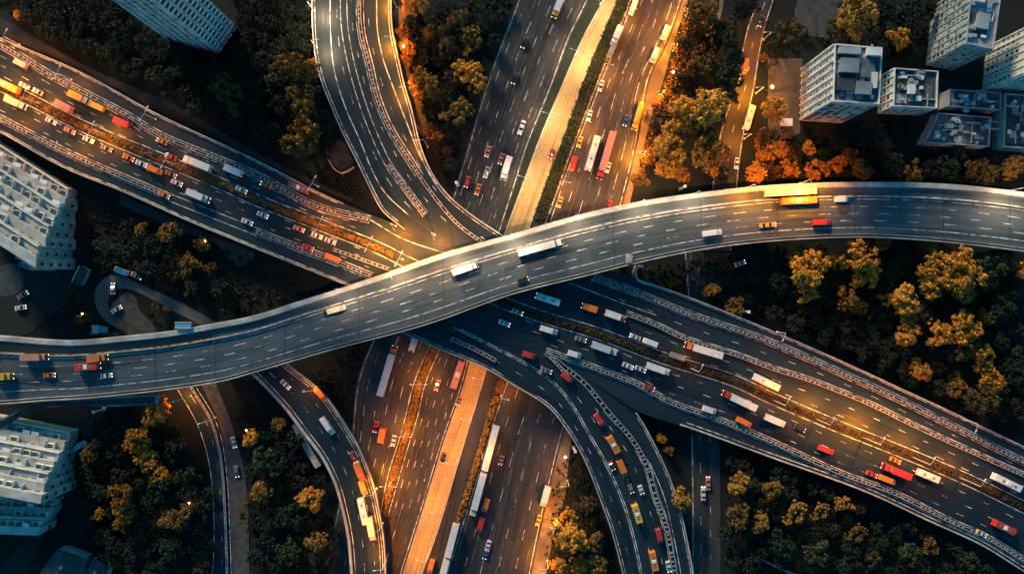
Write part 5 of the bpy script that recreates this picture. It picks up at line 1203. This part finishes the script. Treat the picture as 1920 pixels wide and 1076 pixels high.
fleet([(727, 695, 'semi', 'orange', dict(cargo='white', L=19, flip=-1)), (858, 702, 'bus', 'pink', dict(L=11)), (716, 817, 'truck', 'yellow', dict(cargo='orange', L=6)), (738, 826, 'car', 'silver'), (776, 644, 'truck', 'white', dict(cargo='white', L=6)), (820, 722, 'car', 'orange'), (704, 800, 'car', 'red')], ML, 1, 'on the lower motorway left of the busway', 'traffic on the lower motorway, left side', 0.03, 'y')
MR = mix(F1.sub(0.5, 1), G1.sub(0.5, 1), 0.4)
fleet([(908, 882, 'train', 'cream', dict(cargo='white', L=35)), (839, 1043, 'train', 'grey', dict(cargo='white', L=26)), (808, 1061, 'van', 'orange'), (911, 947, 'van', 'orange', dict(L=5)), (901, 984, 'van', 'red'), (915, 1023, 'car', 'white'), (910, 1040, 'car', 'blue', dict(L=3.2)), (940, 863, 'car', 'grey', dict(L=3.4)), (1022, 930, 'truck', 'cream', dict(cargo='white', L=8)), (1010, 975, 'car', 'yellow')], MR, 1, 'on the lower motorway right of the busway', 'traffic on the lower motorway, right side', 0.03, 'y')
fleet([(438, 829, 'car', 'silver'), (443, 884, 'car', 'grey')], mix(L7b, R7b, 0.5), 1, 'on the service road by the slim road', 'traffic on the service road', 0.025, 'y')
for x, y, k, c, a in [(42, 553, 'car', 'grey', 30), (38, 577, 'car', 'white', 10)]:
    vehicle(x, y, k, c, None, 1, 'parked in the dark lot at the left edge', 'cars parked at the left edge', -0.1, ang=a)
for x, y, k, c, a in [(211, 541, 'car', 'white', 90), (227, 508, 'van', 'white', 160), (218, 580, 'car', 'silver', 30), (255, 517, 'car', 'cream', -25)]:
    vehicle(x, y, k, c, None, 1, 'parked on the dirt loop', 'cars parked on the dirt loop', -0.05, ang=a)
vehicle(1388, 494, 'car', 'silver', None, 1, 'parked in the dark gap below the flyover', 'cars below the flyover', -0.2, ang=20)
vehicle(148, 836, 'van', 'white', None, 1, 'parked beside the lower stepped block', 'cars by the stepped block', -0.1, ang=30)
for x, y, c, a in [(1822, 42, 'white', 10), (1880, 62, 'white', 5), (1850, 248, 'cream', 80), (1768, 250, 'white', 10)]:
    pass

# ------------------------------------------------------------------ street lamps
ORANGE = (1.0, 0.30, 0.014); WARM = (1.0, 0.66, 0.38)
LAMP = {}
def lamp(x, y, z, ax, ay, watts, place, color=ORANGE, h=10.0, arm=2.6, spread=160, axis='y', double=False):
    w = W(x, y, z); d = Vector((ax, -ay, 0)); d.normalize()
    root = tag(empty('street_lamp', (w.x, w.y, z if z > 0 else -0.2), math.atan2(d.y, d.x)), None, 'street lamp', 'street lamps along the roads')
    k = (h, arm)
    if k not in LAMP:
        p = MB(); p.tube([(0, 0, 0), (0, 0, 1.2), (0, 0, h)], [0.17, 0.12, 0.07], 8); p.box(-0.3, 0.3, -0.3, 0.3, 0, 0.3)
        a = MB(); a.tube([(0, 0, h - 0.3), (arm * 0.3, 0, h + 0.35), (arm, 0, h + 0.5)], [0.07, 0.06, 0.05], 6)
        hd = MB(); hd.ring_loft([[(arm - 0.5, -0.12, h + 0.45), (arm - 0.5, 0.12, h + 0.45), (arm - 0.5, 0.12, h + 0.55), (arm - 0.5, -0.12, h + 0.55)], [(arm, -0.24, h + 0.42), (arm, 0.24, h + 0.42), (arm, 0.2, h + 0.64), (arm, -0.2, h + 0.64)], [(arm + 0.6, -0.16, h + 0.42), (arm + 0.6, 0.16, h + 0.42), (arm + 0.6, 0.12, h + 0.56), (arm + 0.6, -0.12, h + 0.56)]])
        lb = MB(); lb.box(arm - 0.25, arm + 0.45, -0.15, 0.15, h + 0.34, h + 0.419)
        LAMP[k] = (p.mesh('post', M['white_metal']), a.mesh('arm', M['white_metal']), hd.mesh('lamp_head', M['white_metal']), lb.mesh('lamp_lens', M['bulb']))
    ms = LAMP[k]
    for sgn in ((1, -1) if double else (1,)):
        for nm, me in zip(('post', 'arm', 'lamp_head', 'lamp_lens'), ms):
            if sgn == -1 and nm == 'post': continue
            o = link(nm, me, root)
            if sgn == -1: o.rotation_euler = (0, 0, math.pi)
        L = bpy.data.lights.new('lamp_light', 'SPOT'); L.energy = watts * 1.4; L.color = color; L.spot_size = R(spread); L.spot_blend = 0.7; L.shadow_soft_size = 0.25
        lo = bpy.data.objects.new('lamp_light', L); COL.objects.link(lo); lo.parent = root; lo.location = (sgn * (arm + 0.1), 0, h + 0.25)
    register(root, 'street lamp', place, x, y, axis)

def bulb_lamp(x, y, z, h, watts, label, color=ORANGE, r=0.45):
    w = W(x, y, z + h)
    root = tag(empty('globe_lamp', (w.x, w.y, z)), label, 'street lamp', 'globe lamps glowing orange')
    p = MB(); p.tube([(0, 0, 0), (0, 0, h)], [0.12, 0.07], 8); p.build('post', M['metal'], root)
    bm = bmesh.new(); bmesh.ops.create_icosphere(bm, subdivisions=2, radius=r); me = bpy.data.meshes.new('globe'); bm.to_mesh(me); bm.free(); me.materials.append(M['bulb'])
    o = link('globe', me, root); o.location = (0, 0, h + r)
    L = bpy.data.lights.new('lamp_light', 'POINT'); L.energy = watts; L.color = color; L.shadow_soft_size = r
    lo = bpy.data.objects.new('lamp_light', L); COL.objects.link(lo); lo.parent = root; lo.location = (0, 0, h + r)
    o.visible_shadow = True

K = 1000.0
bulb_lamp(1262, 136, 0, 9, 22 * K, 'glowing globe lamp among the shrubs beside the upper motorway verge')
bulb_lamp(1447, 164, 0, 8, 10 * K, 'glowing globe lamp on the forecourt between avenue and tall tower', r=0.6)
bulb_lamp(291, 746, 0, 8, 5 * K, 'glowing globe lamp above the orange tree under the flyover edge')
bulb_lamp(155, 588, 0, 5, 1.6 * K, 'globe lamp in the orange tree left of the dirt loop', r=0.3)
bulb_lamp(462, 806, 0, 7, 2.2 * K, 'globe lamp over the orange tree by the service road', r=0.3)
bulb_lamp(355, 942, 0, 6, 1.2 * K, 'globe lamp at the tree beside the slim road bend', r=0.3)
bulb_lamp(1060, 856, 0, 8, 9 * K, 'globe lamp on the lower motorway verge beside the lower right ramp')
bulb_lamp(757, 88, 0, 8, 8 * K, 'globe lamp in the orange tree beside the top ramp')
bulb_lamp(820, 720, 0, 8, 4 * K, 'globe lamp standing in the lower motorway left of the pink bus', r=0.5)
bulb_lamp(1916, 492, 0, 9, 4 * K, 'globe lamp at the right edge in the wood below the flyover')
bulb_lamp(385, 452, 0, 6, 1.2 * K, 'globe lamp in the orange tree above the dirt loop', r=0.25)
bulb_lamp(1338, 540, 0, 6, 1.0 * K, 'globe lamp above the round orange tree by the side road', r=0.25)
for x, y, wt in ((1286, 30, 13), (1262, 95, 13), (1238, 180, 17), (1205, 290, 17), (1182, 390, 10)): lamp(x, y, 0, -1, 0.3, wt * K, 'on the right verge of the upper motorway')
for x, y, wt in ((1172, 30, 6), (1130, 132, 7), (1090, 235, 7), (1052, 345, 6)): lamp(x, y, 0, 1, 0.3, wt * K, 'right of the upper busway')
for x, y, wt in ((1122, 20, 3), (1080, 110, 3.4), (1030, 225, 3.2), (985, 340, 2.4)): lamp(x, y, 0, -1, -0.3, wt * K, 'in the grass strip left of the busway', color=WARM, double=True)
for x, y, wt in ((1432, 75, 4), (1418, 175, 14), (1396, 260, 6)): lamp(x, y, 0, -1, 0.1, wt * K, 'on the right kerb of the avenue')
for x, y, wt in ((744, 15, 11), (748, 90, 11), (774, 180, 9), (802, 275, 5)): lamp(x, y, 0, -1, 0.1, wt * K, 'on the earth bank right of the top ramp', h=15)
for x, y, wt in ((588, 20, 9), (594, 90, 6)): lamp(x, y, 6.4, 1, 0, wt * K, 'on the left parapet of the top ramp', color=WARM)
for x, y, wt in ((37, 84, 3), (134, 150, 2), (292, 224, 0.5), (597, 350, 0.6)): lamp(x, y, Z2, 0.6, -1, wt * K, 'on the upper guard rail of the left motorway', axis='x', double=True)
for x, y, wt in ((6, 162, 4.5), (72, 194, 3.5), (196, 252, 4.5), (330, 309, 0.8), (610, 424, 3), (700, 460, 5), (755, 486, 5)): lamp(x, y, Z2, 0.5, -1, wt * K, 'in the median hedge of the left motorway', axis='x', double=True)
for x, y, wt in ((20, 234, 2.5), (130, 289, 3)): lamp(x, y, Z2, 0.4, -1, wt * K, 'on the lower guard rail of the left motorway', axis='x')
lamp(742, 424, Z2, 0.6, 1, 14 * K, 'at the wedge where the top ramp joins the left motorway', h=14); lamp(815, 440, Z2, 0.4, 1, 14 * K, 'just above the flyover where the top ramp merges', h=13)
for x, y, wt in ((640, 541, 5), (740, 508, 7), (850, 470, 8), (960, 440, 8), (1080, 405, 7), (1200, 379, 7), (1300, 364, 7), (1400, 352, 14), (1500, 344, 22), (1890, 358, 7)): lamp(x, y, Z3, 0.2, 1, wt * K, 'on the upper parapet of the flyover', color=WARM if x != 1500 and x != 1400 else ORANGE, axis='x', h=11)
for x, y, wt in ((1295, 690, 1.5), (1450, 750, 7), (1530, 785, 14), (1620, 820, 22), (1710, 856, 11), (1800, 895, 6)): lamp(x, y, Z2, 0.5, -1, wt * K, 'in the median hedge of the right motorway', axis='x', h=14)
for x, y, wt in ((790, 715, 3), (762, 810, 4), (735, 900, 4)): lamp(x, y, 0, -1, 0, wt * K, 'in the tapering hedge of the lower motorway', double=True)
for x, y, wt in ((906, 706, 2.4), (884, 780, 3.6), (857, 860, 4.0), (830, 950, 3.4), (803, 1036, 3.2)): lamp(x, y, 0, -1, -0.2, wt * K, 'on the right kerb of the lower busway', arm=3.2)
for x, y, wt in ((940, 740, 3), (905, 850, 2.5)): lamp(x, y, 0, 1, 0.2, wt * K, 'in the hedge beside the white lorries')
for x, y, wt in ((1064, 900, 4), (1045, 975, 8), (1026, 1050, 9)): lamp(x, y, 0, -1, 0, wt * K, 'on the verge of the lower motorway')
for x, y, wt in ((706, 915, 3.5), (718, 980, 5.5), (724, 1050, 5.5), (596, 726, 3)): lamp(x, y, z6, -1, 0.1, wt * K, 'on the right parapet of the lower left ramp')
lamp(404, 782, 0, -1, 0.3, 2 * K, 'beside the slim road at lower left'); lamp(358, 742, 0, -1, 0.3, 4 * K, 'where the slim road leaves the flyover')
lamp(1457, 622, Z2, -0.5, 1, 0.3 * K, 'on the upper parapet of the right motorway'); lamp(1806, 786, Z2, -0.4, 1, 0.5 * K, 'further right on the right motorway parapet')
for x, y, lab in ((857, 345, 'white post at the left corner of the upper motorway above the flyover'), (1280, 352, 'white post just above the flyover left of the avenue'), (1398, 584, 'white post beside the right motorway at the edge of the wood'), (1077, 842, 'white post on the left parapet of the lower right ramp'), (186, 769, 'short white post in the dark yard below the flyover'), (1200, 500, 'white post in the corner below the flyover cabinet')):
    w = W(x, y, 4); t = MB(); t.tube([(0, 0, -0.2), (0, 0, 8.0)], [0.42, 0.36], 10); t.box(-0.6, 0.6, -0.6, 0.6, -0.2, 0.3); t.box(-0.5, 0.5, -0.5, 0.5, 8.0, 8.6)
    o = tag(t.build('marker_post', M['white_metal']), lab, 'post', 'white marker posts'); o.location = (w.x, w.y, 0)

write_labels()
